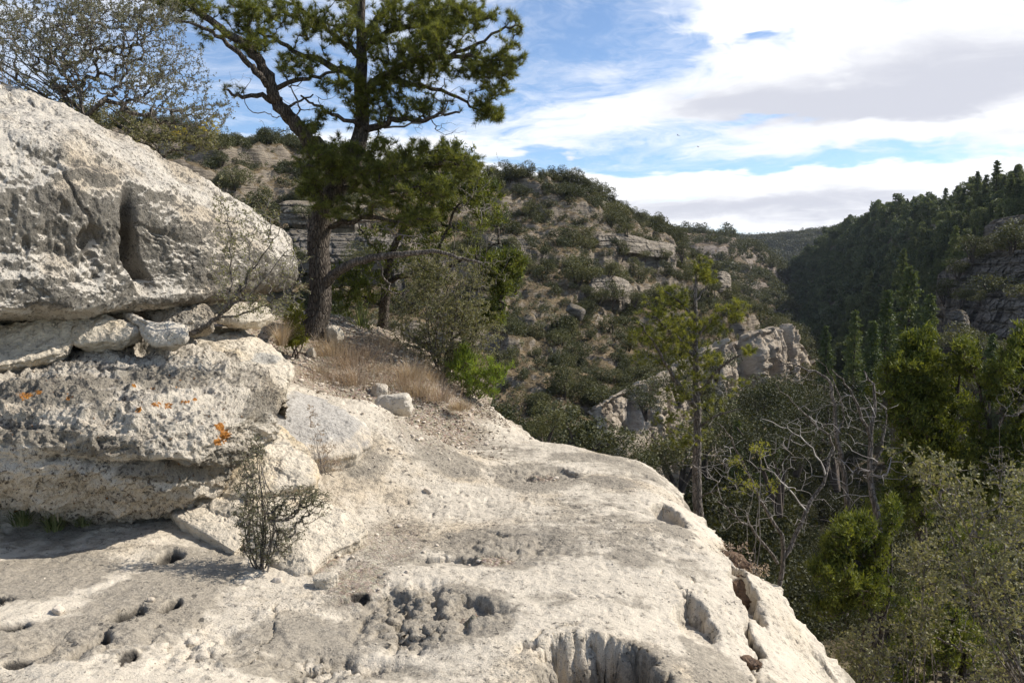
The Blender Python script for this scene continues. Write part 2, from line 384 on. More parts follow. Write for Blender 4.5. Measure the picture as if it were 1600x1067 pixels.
# unseen cloud cover cut overhead and behind the viewpoint to lower ambient light
cov = w.math('SUBTRACT', cov, w.math('ADD', w.ramp(el, 30, 55, 0, .42), w.ramp(Y, .35, -.2, 0, .22)))
cf = w.ramp(cov, 0.76, 1.10)
shade = w.math('ADD', w.math('MULTIPLY', nb, 0.8), w.math('MULTIPLY', na, 0.5))
shade = blobs([(1420, 150, 220, 50, .5), (1130, 165, 130, 30, .35), (1150, 325, 260, 22, .5), (1530, 90, 120, 60, .3), (1300, 170, 120, 30, .2),
               (1000, 275, 500, 14, -.5), (1450, 200, 160, 14, -.3), (1150, 20, 200, 25, -.4)], shade)
cc = w.mix(w.ramp(shade, 0.50, 1.2), (0.90, 0.905, 0.92, 1), (0.53, 0.545, 0.61, 1))
skyc = w.mix(1.0, sky.outputs[0], (0.115, 0.122, 0.128, 1), 'MULTIPLY')
# thin veil whitening the blue
veil = w.ramp(w.noise(pw, 3.0, 6, 0.7, .3), 0.38, 0.78, 0.02, 0.6)
skyc = w.mix(veil, skyc, (0.78, 0.81, 0.88, 1))
fin = w.mix(cf, skyc, cc)
CLOUD_STR = 1.0
bg = w.n('ShaderNodeBackground', {'Color': fin, 'Strength': CLOUD_STR})
w.n('ShaderNodeOutputWorld', {0: bg.outputs[0]})
sc.view_settings.view_transform = 'Standard'; sc.view_settings.look = 'None'
sc.view_settings.exposure = 0.42; sc.view_settings.gamma = 1.0; sc.view_settings.use_curve_mapping = False
#@@PART2
cy = sc.cycles
cy.max_bounces = 5; cy.diffuse_bounces = 3; cy.glossy_bounces = 1; cy.transmission_bounces = 2; cy.volume_bounces = 0
cy.use_adaptive_sampling = True; cy.adaptive_threshold = 0.02
W.cycles.sampling_method = 'MANUAL'; W.cycles.sample_map_resolution = 256
# ------------------------------------------------------------------ the rock ledge
def pix_ell(px, py, rx, ry, z):
    c = G(px, py, z); d = c[1]
    ax = rx / FPX * d; ay = abs(G(px, py - ry, z)[1] - G(px, py + ry, z)[1]) / 2
    return c[0], c[1], ax, ay
def seg_dist(x, y, pts, closed=False):
    pts = np.asarray(pts, float); n = len(pts)
    best = np.full(x.shape, 1e9)
    for i in range(n if closed else n - 1):
        a, b = pts[i], pts[(i + 1) % n]; ab = b - a
        t = np.clip(((x - a[0]) * ab[0] + (y - a[1]) * ab[1]) / (ab @ ab), 0, 1)
        best = np.minimum(best, (x - a[0] - t * ab[0]) ** 2 + (y - a[1] - t * ab[1]) ** 2)
    return np.sqrt(best)
def inside(x, y, pts):
    c = np.zeros(x.shape, bool); n = len(pts)
    for i in range(n):
        (x1, y1), (x2, y2) = pts[i], pts[(i + 1) % n]
        if y1 == y2: continue
        c ^= ((y1 > y) != (y2 > y)) & (x < (x2 - x1) * (y - y1) / (y2 - y1) + x1)
    return c

CP = [G(600, 1067, 0), G(850, 1067, 0), G(450, 1067, .03), G(700, 900, 0), G(900, 900, 0), G(600, 800, 0.0), G(800, 760, 0), G(1000, 760, -.03),
      G(1040, 900, -.02), G(1100, 1067, -.08), G(1220, 1000, -.30), G(1290, 1067, -.45), G(1180, 960, -.16), G(1120, 870, -.05), G(900, 700, 0), G(700, 700, .03), G(780, 650, .03),
      P(620, 620, 8.0), P(580, 660, 7.3), P(550, 600, 8.0), P(500, 560, 8.6), P(492, 522, 9.0), P(600, 525, 10), P(650, 560, 9.1), P(700, 600, 9.5), P(640, 535, 11),
      P(380, 890, 4.15), P(200, 850, 4.3), P(0, 830, 4.4), P(200, 1000, 3.2), P(0, 1000, 3.1), P(0, 1067, 2.82), P(300, 1067, 2.85),
      (-2.5, 5.2, .30), (-1.3, 5.5, .15), (-1.2, 6.8, .5), (-2.6, 7.5, .9), (-4, 8.5, 1.25), (-5, 5.5, 1.0), (-4, 3.5, .4), (-8, 9, 2.0), (-6, 13, .9), (-2, 12.5, .5), (-.8, 11, .35), (-8, 2, .6), (2, 1, -.1), (-2, 1, .1)]
CP = np.array([np.asarray(c, float) for c in CP])
def tps(r2): return 0.5 * r2 * np.log(np.maximum(r2, 1e-9))
_n = len(CP)
_K = tps(((CP[:, None, :2] - CP[None, :, :2]) ** 2).sum(-1)) + np.eye(_n) * 0.02
_A = np.zeros((_n + 3, _n + 3)); _A[:_n, :_n] = _K; _A[:_n, _n] = 1; _A[:_n, _n + 1:] = CP[:, :2]; _A[_n:, :_n] = _A[:_n, _n:].T
_w = np.linalg.solve(_A, np.r_[CP[:, 2], 0, 0, 0])
def base_z(x, y):
    s = _w[_n] + _w[_n + 1] * x + _w[_n + 2] * y
    for i in range(_n): s = s + _w[i] * tps((x - CP[i, 0]) ** 2 + (y - CP[i, 1]) ** 2)
    return s
EDGE = [(-9.5, 0.2), (2.6, 0.2), (2.25, 2.5), (1.98, 3.6), (1.80, 4.2), (1.66, 4.62), (1.60, 4.75), (1.42, 4.8), (1.43, 5.15), (1.38, 5.8), (1.44, 6.9), (1.36, 7.35), (.98, 7.45), (.85, 7.75), (.42, 8.2),
        (.20, 8.6), (0.02, 9.3), (-.25, 9.9), (-.4, 10.5), (-1.0, 11.3), (-2.5, 12), (-5, 13), (-9.5, 15)]
def edge_s(x, y):
    d = seg_dist(x, y, EDGE, True)
    return np.where(inside(x, y, EDGE), d, -d)
SCOOPS = [(1166, 935, 26, 34, -.15, .22), (1150, 885, 16, 16, -.1, .12), (945, 1050, 125, 72, .0, .32), (1048, 818, 34, 26, -.06, .12), (1088, 985, 36, 36, -.12, .14), (738, 950, 40, 16, 0, .06), (1010, 745, 40, 10, -.03, .03),
          (500, 1035, 36, 9, .02, .05), (880, 745, 30, 14, 0, .04), (700, 880, 60, 12, 0, .035), (1290, 1020, 20, 20, -.4, .05)]
HOLES = [(262, 862, 24, 12, .12, .08), (262, 938, 13, 15, .1, .09), (196, 960, 26, 18, .1, .08), (146, 1005, 17, 27, .1, .10), (4, 942, 22, 10, .12, .08), (22, 984, 28, 9, .12, .06), (30, 1045, 20, 9, .11, .03), (465, 1058, 16, 12, .03, .04), (200, 1030, 20, 24, .1, .03), (560, 935, 24, 8, 0, .02), (1180, 1025, 16, 18, -.25, .09)]
CRACKS = [([(730, 722), (790, 732), (850, 726), (900, 722)], .012, .03), ([(870, 800), (930, 790), (1000, 800)], .008, .015), ([(815, 1030), (850, 990), (900, 975)], .01, .02),
          ([(1150, 880), (1158, 925), (1180, 975), (1187, 1020), (1200, 1067)], .014, .10), ([(720, 830), (760, 826), (800, 838)], .008, .02), ([(380, 1060), (420, 1000), (440, 950)], .008, .02)]
def flist(lst, x, y):
    out = []
    for px, py, rx, ry, z, D in lst:
        cx, cy, ax, ay = pix_ell(px, py, rx, ry, z)
        out.append(((x - cx) / ax, (y - cy) / ay, D))
    return out
def ledge_z(x, y, detail=True):
    s = edge_s(x, y)
    z = base_z(x, y)
    p = np.stack([x, y, np.zeros_like(x)], 1)
    wob = fbm(p, 1.5, 4) * 0.10 * (s < .6) + fbm(p, 6, 3) * 0.03
    s = s + wob * sstep(6, 0, np.abs(s)) 
    r = np.clip(0.42 - s, 0, None)
    z = z - np.minimum(r, 0.42) ** 2 * 0.75 - np.clip(-s, 0, None) * 2.6
    if not detail: return np.maximum(z, -5.0), s
    z = z + fbm(p, 0.9, 3) * 0.045 + fbm(p, 3.5, 4) * 0.015 + fbm(p, 14, 4, ridged=True) * 0.0055 + fbm(p, 50, 2) * 0.0022
    pit = np.clip(fbm(p, 20, 3) - .33, 0, 1) * np.clip(fbm(p + 3, 1.3, 2) + .35, 0, 1); z = z - pit * .09
    wx = fbm(p, 7, 4, .6) * 0.42; wy = fbm(p + 9, 7, 4, .6) * 0.42; rgh = fbm(p, 9, 5, .6, ridged=True)
    hole = np.zeros_like(x)  # dark colour mask: hollow shade painted in, along with dark lichen
    # thin weathered sheets broken off the surface leave low crisp steps
    f1 = fbm(p * [1, .8, 1], 1.7, 5, .6); f2 = fbm(p + 17, 4.2, 5, .6); f3 = fbm(p + 41, 9, 4, .6)
    rm = .25 + .75 * np.clip(pixmask(x, y, WORN) * 1.2 + sstep(.15, .4, fbm(p + 5, .8, 2)), 0, 1)
    z = z + .010 * sstep(-.015, .015, f1 - .12) * rm + .006 * sstep(-.015, .015, f2 - .08) * rm + .003 * sstep(-.02, .02, f3 - .15) * rm + .008 * sstep(-.02, .02, f1 + .28)
    for u, v, D in flist(SCOOPS, x, y):
        e = np.sqrt((u + wx) ** 2 + (v + wy) ** 2)
        k = (1 - sstep(.74, 1.0, e)); z = z - D * k * np.clip((v + 1) / 1.9, 0.0, 1) - k * rgh * D * .10; hole = np.maximum(hole, k * .10)
    for u, v, D in flist(HOLES, x, y):
        e = np.sqrt((u + wx * 1.3) ** 2 + (v + wy * 1.3) ** 2)
        k = 1 - sstep(.55, 1.02, e)
        z = z - D * 1.5 * k - k * rgh * .018; hole = np.maximum(hole, k)
    for pts, wd, D in CRACKS:
        q = [G(a, b, -.05 if a > 1100 else 0)[:2] for a, b in pts]
        d = seg_dist(x + wx * .16, y + wy * .16, q)
        z = z - D * (1 - sstep(0, wd * 2.2, d))
    # ragged, scalloped weathering in the worn patches
    wp = pixmask(x, y, WORN)
    z = z - wp * np.clip(fbm(p, 6, 5, .6, ridged=True) - .05, 0, 1) * 0.11
    return np.maximum(z, -5.0), s, hole
def pixmask(x, y, lst, z=0.03):
    m = np.zeros_like(x)
    for px, py, rx, ry, a in lst:
        cx, cy, ax, ay = pix_ell(px, py, rx, ry, z)
        m = np.maximum(m, a * (1 - sstep(.3, 1.15, np.sqrt(((x - cx) / ax) ** 2 + ((y - cy) / ay) ** 2))))
    return m
WORN = [(650, 950, 130, 60, 1), (740, 950, 70, 30, 1), (800, 850, 120, 30, .5), (830, 740, 90, 16, .5), (520, 1030, 140, 30, .7), (300, 1020, 120, 60, .5), (120, 1040, 120, 40, .6)]
DARKP = [(60, 930, 140, 60, .8), (230, 960, 120, 60, .8), (330, 900, 60, 60, .7), (100, 1030, 140, 50, .8), (1120, 1000, 60, 70, .5), (1000, 870, 90, 20, .45), (1080, 880, 50, 30, .4), (640, 870, 60, 20, .4), (1250, 1010, 60, 40, .4), (900, 710, 80, 12, .4),(1000, 1000, 90, 20, .5), (560, 760, 60, 14, .35), (900, 860, 60, 14, .4), (700, 740, 80, 16, .4), (420, 1040, 110, 30, .6), (860, 930, 70, 18, .35), (950, 750, 50, 12, .4),(840, 742, 80, 26, .75), (800, 850, 140, 45, .6), (680, 950, 170, 60, .8), (480, 990, 150, 50, .5), (300, 900, 120, 70, .55), (190, 1000, 150, 70, .5), (950, 800, 120, 60, .25), (1010, 860, 100, 40, .3),  # grey patina patches; those left of the dry bush paint in its shadow
         (760, 700, 120, 20, .35), (1000, 720, 120, 22, .4), (950, 1040, 140, 60, .75), (60, 870, 120, 30, .45), (560, 930, 80, 30, .3), (1050, 820, 40, 30, .45), (1090, 980, 40, 40, .45), (1000, 930, 60, 15, .3), (620, 1040, 160, 30, .35)]  # darker over the scoops too: their shade put into the colour
DIRTP = [(620, 625, 190, 70, .9), (700, 655, 120, 28, .7), (540, 590, 150, 70, 1), (610, 840, 110, 70, .50), (560, 900, 80, 60, .55), (660, 720, 110, 36, .5), (770, 870, 60, 16, .6), (850, 745, 45, 12, .6), (735, 955, 30, 12, .8), (620, 960, 40, 20, .4), (500, 870, 60, 40, .6), (600, 750, 80, 30, .35)]
def axis(lo, hi, a, b, fine, coarse):
    L = [a]
    while L[-1] < b: L.append(L[-1] + fine)
    up = [L[-1]]; st = fine
    while up[-1] < hi: st = min(st * 1.1, coarse); up.append(up[-1] + st)
    dn = [a]; st = fine
    while dn[-1] > lo: st = min(st * 1.1, coarse); dn.append(dn[-1] - st)
    return np.array(dn[:0:-1] + L + up[1:])
xs = axis(-9, 4.5, -3.1, 2.1, 0.009, 0.15)
ys = [0.8]
while ys[-1] < 15.5:
    y_ = ys[-1]; ys.append(y_ + (0.03 if y_ < 2.3 else max(0.0075, 0.0026 * y_)))
ys = np.array(ys)
gx, gy = np.meshgrid(xs, ys, indexing='ij'); gx = gx.ravel(); gy = gy.ravel()
gz, gs, gh = ledge_z(gx, gy)
V = np.stack([gx, gy, gz], 1)
out = gs < 0
N = grid_normals(V, len(xs), len(ys)); N = N * np.sign(N[:, 2:3] + 1e-9); stp = sstep(.12, .55, 1 - N[:, 2]); V = V + N * (stp * (fbm(V, 7, 5, .6, ridged=True) * .035 + fbm(V, 2.5, 3) * .03))[:, None]
# rough fissured flank
V[:, 0] += np.where(out, fbm(V, 2.2, 4) * 0.25, 0)
dirt = pixmask(gx, gy, DIRTP)
far = sstep(6.3, 7.6, gy) * sstep(.35, -.9, gx - (gy - 7) * 0.03)
dirt = np.maximum(dirt, far * sstep(8.8, 7.9, gy + gx * 0.0 + 0) * 0.9); dirt = np.maximum(dirt, sstep(7.6, 8.6, gy) * sstep(.1, -.7, gx))
V[:, 2] += dirt * fbm(V, 16, 3) * 0.012
GF = grid_faces(len(xs), len(ys)); GF = GF[(V[GF][:, :, 2] > -4.9).all(1)]
o = build('rock_ledge', V, GF, M['ledge'], attrs={'paint': np.stack([pixmask(gx, gy, DARKP) + .25 * out, dirt, gh], 1)})
tag(o, kind='structure', label='pale limestone ledge worn into a footpath')
def ground(x, y):
    x = np.atleast_1d(np.asarray(x, float)); y = np.atleast_1d(np.asarray(y, float))
    return ledge_z(x, y)[0]

# ------------------------------------------------------------------ rocks
def nrm(v): return v / np.maximum(np.linalg.norm(v, axis=-1, keepdims=True), 1e-9)
def ico(n):
    import bmesh
    bm = bmesh.new(); bmesh.ops.create_icosphere(bm, subdivisions=n, radius=1)
    v = np.array([x.co[:] for x in bm.verts]); f = np.array([[q.index for q in x.verts] for x in bm.faces]); bm.free()
    return v, f
ICO = {k: ico(k) for k in (2, 3, 4, 6, 7)}
def stone_mesh(seed, dims, nplanes=14, sub=4, rough=0.05, sharp=9):
    rs = np.random.RandomState(seed); v, f = ICO[sub]
    n = nrm(rs.randn(nplanes, 3)); h = rs.uniform(.62, 1.0, nplanes)
    n = np.vstack([n, [[0, 0, 1], [0, 0, -1], [1, 0, 0], [-1, 0, 0], [0, 1, 0], [0, -1, 0]]]); h = np.r_[h, rs.uniform(.75, .95, 6)]
    dn = np.clip(v @ n.T, 1e-3, None) / h
    r = 1 / (np.sum(dn ** sharp, 1) ** (1 / sharp))
    q = v * r[:, None]
    q = q * (1 + fbm(q + seed * 3.3, 2.2, 4)[:, None] * rough * 2.4)
    return q * np.asarray(dims) / 2, f
def rotm(rx, ry, rz):
    rx, ry, rz = R(rx), R(ry), R(rz)
    a = np.array([[1, 0, 0], [0, math.cos(rx), -math.sin(rx)], [0, math.sin(rx), math.cos(rx)]])
    b = np.array([[math.cos(ry), 0, math.sin(ry)], [0, 1, 0], [-math.sin(ry), 0, math.cos(ry)]])
    c = np.array([[math.cos(rz), -math.sin(rz), 0], [math.sin(rz), math.cos(rz), 0], [0, 0, 1]])
    return c @ b @ a
def stone(name, seed, ctr, dims, rot, mat, label, cat='rock', group=None, paint=None, sub=6, rough=.05, nplanes=14, amp=1.0):
    V, F = stone_mesh(seed, dims, nplanes, sub, rough)
    V = V @ rotm(*rot).T
    N = nrm(V); s = max(dims)
    V = V + N * ((fbm(V + seed, 9, 4, ridged=True) * .012 + fbm(V + seed, 30, 3) * .004) * amp * min(1, s * 2))[:, None]
    V = V + np.asarray(ctr)
    pc = np.zeros((len(V), 3)) if paint is None else paint(V)
    return tag(build(name, V, F, mat, attrs={'paint': pc}, loc=tuple(ctr)), label, cat, group)
def px_paint(V, lst, edge=.25):
    px, py, _ = project(V); m = np.zeros(len(V))
    for a, b, rx, ry, k in lst:
        m = np.maximum(m, k * (1 - sstep(edge, 1.1, np.sqrt(((px - a) / rx) ** 2 + ((py - b) / ry) ** 2))))
    return m
def disp(V, nu, nv, f, cu=False, cv=False, sgn=1):
    N = grid_normals(V, nu, nv, cu, cv) * sgn
    return V + N * f(V, N)[:, None]

# big boulder (rows run round its section; columns from beyond the left of the frame to its right-hand nose)
B = [
 [(-420, 640, 6.2), (-150, 560, 6.6), (0, 500, 7.0), (150, 480, 7.5), (300, 470, 7.8), (400, 445, 8.0), (440, 436, 7.9), (450, 425, 7.9)],   # under, back
 [(-420, 300, 7.5), (-150, 250, 7.8), (0, 250, 8.2), (150, 290, 8.4), (300, 330, 8.4), (400, 370, 8.3), (445, 392, 8.1), (453, 410, 7.9)],   # back
 [(-420, 70, 6.6), (-150, 112, 6.7), (0, 153, 6.9), (110, 184, 7.0), (250, 254, 7.1), (370, 318, 7.3), (438, 368, 7.7), (454, 405, 7.9)],    # skyline
 [(-420, 60, 5.3), (-150, 120, 5.5), (0, 172, 5.9), (110, 196, 6.1), (250, 262, 6.4), (365, 328, 6.8), (443, 380, 7.45), (456, 410, 7.85)],
 [(-420, 110, 4.6), (-150, 165, 4.9), (0, 205, 5.2), (110, 222, 5.5), (250, 300, 5.9), (355, 350, 6.4), (446, 394, 7.2), (458, 415, 7.8)],   # brow
 [(-420, 250, 4.3), (-150, 270, 4.65), (0, 290, 4.95), (110, 300, 5.2), (230, 345, 5.6), (340, 380, 6.1), (447, 408, 7.05), (459, 419, 7.8)],
 [(-420, 400, 4.2), (-150, 390, 4.55), (0, 390, 4.9), (110, 390, 5.15), (220, 400, 5.55), (335, 412, 6.0), (446, 421, 7.0), (459, 424, 7.8)],
 [(-420, 500, 4.1), (-150, 480, 4.45), (0, 460, 4.8), (110, 452, 5.05), (215, 448, 5.5), (335, 440, 6.0), (443, 433, 7.05), (457, 429, 7.8)],
 [(-420, 540, 4.3), (-150, 515, 4.6), (0, 497, 4.9), (110, 489, 5.2), (215, 484, 5.6), (335, 466, 6.1), (436, 444, 7.2), (454, 434, 7.85)],   # lip
 [(-420, 560, 5.0), (-150, 525, 5.3), (0, 500, 5.7), (110, 490, 6.0), (215, 484, 6.4), (335, 466, 6.8), (434, 446, 7.5), (452, 435, 7.9)],
]
nu, nv = 620, 420
V = loft(B, nu, nv, True)
def bd(V, N):
    px, py, f = project(V)
    d = fbm(V, 0.8, 3) * 0.08 + fbm(V, 2.6, 4, ridged=True) * 0.034 + fbm(V, 9, 4) * 0.020 + fbm(V, 32, 3) * 0.009
    face = 1 - sstep(.25, .6, N[:, 2])
    # weather pits and the deep chute
    pit = np.clip(fbm(V * [1, 1, .55] + 5, 4.4, 4, .6) - .18, 0, 1) * face
    d = d - pit * 0.17 * sstep(470, 420, py)
    cx = np.interp(py, [225, 260, 340, 400, 460], [190, 184, 190, 196, 222])
    ch = (1 - sstep(.0, 1, np.abs(px - cx - 14) / np.interp(py, [230, 300, 460], [10, 15, 26]))) * sstep(212, 250, py) * sstep(470, 420, py)
    d = d - 0.22 * ch * face
    step = sstep(cx - 6, cx + 10, px) * sstep(cx + 150, cx + 30, px) * face * sstep(225, 260, py) * sstep(468, 425, py)
    d = d - 0.10 * step
    g1 = fbm(V * [1, 1, .7], 2.6, 5, .6); g2 = fbm(V + 9, 7, 4, .6); d = d + .011 * sstep(-.03, .03, g1) + .006 * sstep(-.04, .04, g2 - .1) - .03 * (1 - sstep(0, .035, np.abs(fbm(V * [1, 1, .5] + 3, 1.3, 4)))) * sstep(0, .3, fbm(V, .9, 2))
    for a, b, rx, ry, D in [(50, 240, 7, 26, .07), (140, 375, 22, 24, .12), (100, 330, 8, 14, .06), (215, 300, 8, 9, .04), (40, 385, 7, 18, .06), (265, 300, 14, 12, .05), (300, 380, 22, 30, .06), (252, 345, 12, 40, .05), (330, 345, 14, 12, .03), (18, 330, 8, 26, .03)]:
        e = np.sqrt(((px - a) / rx + fbm(V, 12, 3) * .6) ** 2 + ((py - b) / ry + fbm(V + 5, 12, 3) * .5) ** 2)
        d = d - .6 * D * (1 - sstep(.5, 1.15, e)) * face
    # bedding ridge on the top
    d = d + 0.012 * np.sin(V[:, 2] * 26 + fbm(V, 3, 3) * 5) * (1 - face)
    return d
sgnB = -1
N0 = grid_normals(V, nu, nv, False, True)
ctr = V.mean(0)
if np.mean(np.sum(N0 * (V - ctr), 1)) > 0: sgnB = 1
V = disp(V, nu, nv, bd, False, True, sgnB)
pc = np.zeros((len(V), 3)); N = grid_normals(V, nu, nv, False, True) * sgnB
px, py, _ = project(V)
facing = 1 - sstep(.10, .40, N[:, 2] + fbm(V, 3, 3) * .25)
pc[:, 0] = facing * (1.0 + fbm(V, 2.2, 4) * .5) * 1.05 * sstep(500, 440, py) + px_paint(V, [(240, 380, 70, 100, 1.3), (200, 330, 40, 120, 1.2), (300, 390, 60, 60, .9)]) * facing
pc[:, 2] = px_paint(V, [(196, 340, 14, 110, .30), (215, 440, 24, 30, .22), (270, 400, 40, 60, .12), (140, 385, 26, 22, .15)]) * facing  # shade of the chute and hollows painted dark
L0 = P(200, 480, 5.8)
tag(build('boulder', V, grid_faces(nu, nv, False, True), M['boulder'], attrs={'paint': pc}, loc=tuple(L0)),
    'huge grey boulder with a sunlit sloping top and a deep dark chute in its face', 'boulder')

# lichen boulder
B = [
 [(-400, 760, 5.4), (-150, 740, 5.6), (0, 720, 5.8), (120, 700, 6.0), (240, 690, 6.1), (340, 680, 6.1), (410, 668, 5.9), (432, 655, 5.7)],
 [(-400, 600, 5.8), (-150, 585, 6.0), (0, 575, 6.2), (120, 560, 6.4), (240, 550, 6.4), (340, 570, 6.3), (405, 600, 6.0), (433, 640, 5.7)],
 [(-400, 590, 5.4), (-150, 575, 5.6), (0, 566, 5.8), (120, 548, 5.9), (240, 540, 5.9), (335, 558, 5.9), (400, 592, 5.8), (434, 636, 5.6)],
 [(-400, 620, 4.8), (-150, 605, 4.9), (0, 598, 5.0), (120, 590, 5.1), (240, 588, 5.2), (335, 600, 5.3), (395, 622, 5.4), (433, 645, 5.5)],
 [(-400, 660, 4.3), (-150, 650, 4.35), (0, 642, 4.4), (120, 638, 4.45), (240, 640, 4.55), (335, 645, 4.7), (392, 652, 5.0), (430, 655, 5.4)],
 [(-400, 700, 4.05), (-150, 692, 4.1), (0, 690, 4.15), (120, 690, 4.2), (240, 695, 4.3), (330, 690, 4.5), (385, 680, 4.9), (426, 665, 5.35)],
 [(-400, 745, 4.0), (-150, 735, 4.05), (0, 735, 4.12), (100, 742, 4.18), (225, 745, 4.3), (325, 728, 4.55), (378, 708, 4.95), (420, 680, 5.4)],
 [(-400, 780, 4.3), (-150, 765, 4.3), (0, 768, 4.38), (90, 782, 4.4), (215, 785, 4.55), (310, 778, 4.75), (368, 740, 5.1), (418, 700, 5.5)],
 [(-400, 850, 4.6), (-150, 835, 4.6), (0, 812, 4.6), (90, 805, 4.75), (205, 797, 4.85), (300, 788, 5.0), (362, 758, 5.3), (418, 715, 5.6)],
 [(-400, 850, 5.0), (-150, 835, 5.1), (0, 815, 5.2), (90, 803, 5.3), (205, 795, 5.3), (300, 785, 5.4), (362, 758, 5.6), (418, 718, 5.7)],
]
nu, nv = 560, 460
V = loft(B, nu, nv, True)
N0 = grid_normals(V, nu, nv, False, True); sg = 1 if np.mean(np.sum(N0 * (V - V.mean(0)), 1)) > 0 else -1
def ld(V, N):
    px, py, f = project(V)
    front = 1 - sstep(.1, .6, N[:, 2])
    d = fbm(V, 1.6, 3) * 0.07 + fbm(V * [1, 1, 1.8], 4.5, 4, ridged=True) * 0.07 + fbm(V * [1, 1, 2.2], 14, 4, ridged=True) * 0.024 + fbm(V, 45, 3) * 0.007
    g1 = fbm(V * [1, 1, 2.4], 3.0, 5, .6); g2 = fbm(V + 9, 9, 4, .6); d = d + .02 * sstep(-.03, .03, g1) + .008 * sstep(-.04, .04, g2 - .05)
    # overhanging shelf line
    sh = np.interp(px, [0, 90, 180, 250, 330, 400], [712, 705, 718, 712, 728, 700])
    d = d - 0.10 * np.exp(-((py - sh - 10) / 9.0) ** 2) * (front > .3) * (0.6 + fbm(V, 3, 2))
    d = d - 0.09 * np.exp(-((px - 25) / 60.0) ** 2 - ((py - 665) / 10.0) ** 2) 
    return d
V = disp(V, nu, nv, ld, False, True, sg)
pc = np.zeros((len(V), 3)); N = grid_normals(V, nu, nv, False, True) * sg
pc[:, 0] = px_paint(V, [(80, 610, 140, 30, .4), (250, 590, 200, 25, .35), (60, 680, 100, 20, .6), (280, 735, 120, 22, .9), (360, 715, 50, 20, .7), (150, 700, 100, 20, .4), (400, 640, 40, 40, .3)])
pc[:, 2] = px_paint(V, [(344, 666, 12, 11, 1), (350, 680, 14, 16, 1), (340, 690, 12, 10, 1), (40, 618, 24, 9, .75), (105, 622, 10, 7, .8), (60, 612, 14, 6, .7), (245, 632, 15, 7, .8), (217, 640, 9, 7, .8), (262, 634, 10, 9, .75), (290, 628, 16, 6, .55), (210, 602, 9, 4, .65), (278, 603, 7, 4, .8), (243, 607, 14, 5, .5), (305, 624, 10, 4, .7)], .0)
L0 = P(200, 790, 4.9)
tag(build('boulder', V, grid_faces(nu, nv, False, True), M['lichen_rock'], attrs={'paint': pc}, loc=tuple(L0)),
    'rough pitted boulder speckled black with orange lichen patches, under the huge grey boulder', 'boulder')

def puck(name, outl, thick, mat, label, bulge=0.04, down=(0, 0, -1), nu=300, nr=70, sharp=True, paint=None, cat='rock', group=None, amp=1.0, sub=0.6, ctr=None):
    amp = amp * 1.15
    O = np.array([P(*c) for c in outl]); m = len(O)
    t = np.linspace(0, m, nu, endpoint=False)
    i = t.astype(int); f = (t - i)[:, None]
    Ol = O[i] * (1 - f) + O[(i + 1) % m] * f
    Oc = cr(O, nu, True); Oo = Ol * .75 + Oc * .25
    c = Oo.mean(0) if ctr is None else P(*ctr)
    dn = nrm(np.asarray(down, float)); n = -dn
    rings = []
    for s in np.linspace(0.001, 1, nr)[:-1]: rings.append(c + (Oo - c) * s + n * bulge * (1 - s ** 2.2))
    for a in np.linspace(0, 1, 8): rings.append(Oo + (Oo - c) * 0.018 * math.sin(a * math.pi) + dn * thick * a * .12)
    for a in np.linspace(.15, 1, 26): rings.append(c + (Oo - c) * (1 - (1 - sub) * a ** 2) + dn * thick * a)
    for s in np.linspace(.98, 0.001, 12): rings.append(c + (Oo - c) * sub * s + dn * thick)
    V = np.stack(rings, 1).reshape(-1, 3); nvv = len(rings)
    N = grid_normals(V, nu, nvv, True, False)
    if np.mean(np.sum(N * (V - V.mean(0)), 1)) < 0: N = -N
    V = V + N * ((fbm(V, 3, 3) * .03 + fbm(V, 9, 4, ridged=True) * .016 + fbm(V, 35, 3) * .004) * amp)[:, None]
    g1 = fbm(V, 4, 5, .6); V = V + N * ((.009 * sstep(-.03, .03, g1) + .004 * sstep(-.03, .03, fbm(V + 5, 9, 4, .6) - .1)) * amp)[:, None]
    pc = np.zeros((len(V), 3)) if paint is None else paint(V)
    return tag(build(name, V, grid_faces(nu, nvv, True, False), mat, attrs={'paint': pc}, loc=tuple(c + dn * thick)), label, cat, group)

# stones wedged between the two boulders
puck('wedged_stone', [(-200, 560, 4.9), (0, 512, 5.2), (60, 503, 5.3), (108, 502, 5.4), (117, 525, 5.35), (95, 548, 5.2), (40, 562, 5.05), (-10, 572, 4.9), (-200, 610, 4.7)], .16, M['fresh'],
     'long cream stone wedged under the huge boulder beside the frame edge', .03, down=(0, .75, -.65), sub=.7)
puck('wedged_stone', [(114, 500, 5.45), (160, 497, 5.5), (206, 508, 5.5), (212, 518, 5.45), (180, 531, 5.35), (118, 536, 5.3), (112, 520, 5.35)], .14, M['fresh'],
     'smooth cream stone wedged under the huge boulder, pointed at one end', .03, down=(0, .8, -.6), sub=.7)
puck('wedged_stone', [(196, 492, 5.6), (225, 500, 5.45), (282, 505, 5.5), (284, 528, 5.4), (262, 538, 5.35), (238, 532, 5.35), (215, 508, 5.45)], .2, M['slab'],
     'grey angular stone wedged under the boulder with a pale chipped corner', .05, down=(-.1, .9, -.3), sub=.7)
puck('wedged_stone', [(232, 490, 5.95), (270, 482, 6.0), (318, 480, 6.0), (328, 492, 5.95), (325, 508, 5.85), (290, 518, 5.8), (250, 508, 5.8)], .25, M['lichen_rock'],
     'black speckled grey stone wedged at the mouth of the gap under the boulder', .05, down=(-.1, .9, -.3), sub=.7)
puck('wedged_stone', [(320, 480, 6.5), (360, 476, 6.6), (410, 480, 6.8), (425, 492, 6.7), (400, 502, 6.5), (345, 500, 6.4)], .2, M['fresh'],
     'tan stone under the nose of the huge boulder, behind bare grey stems', .04, down=(-.1, .9, -.4), sub=.7)
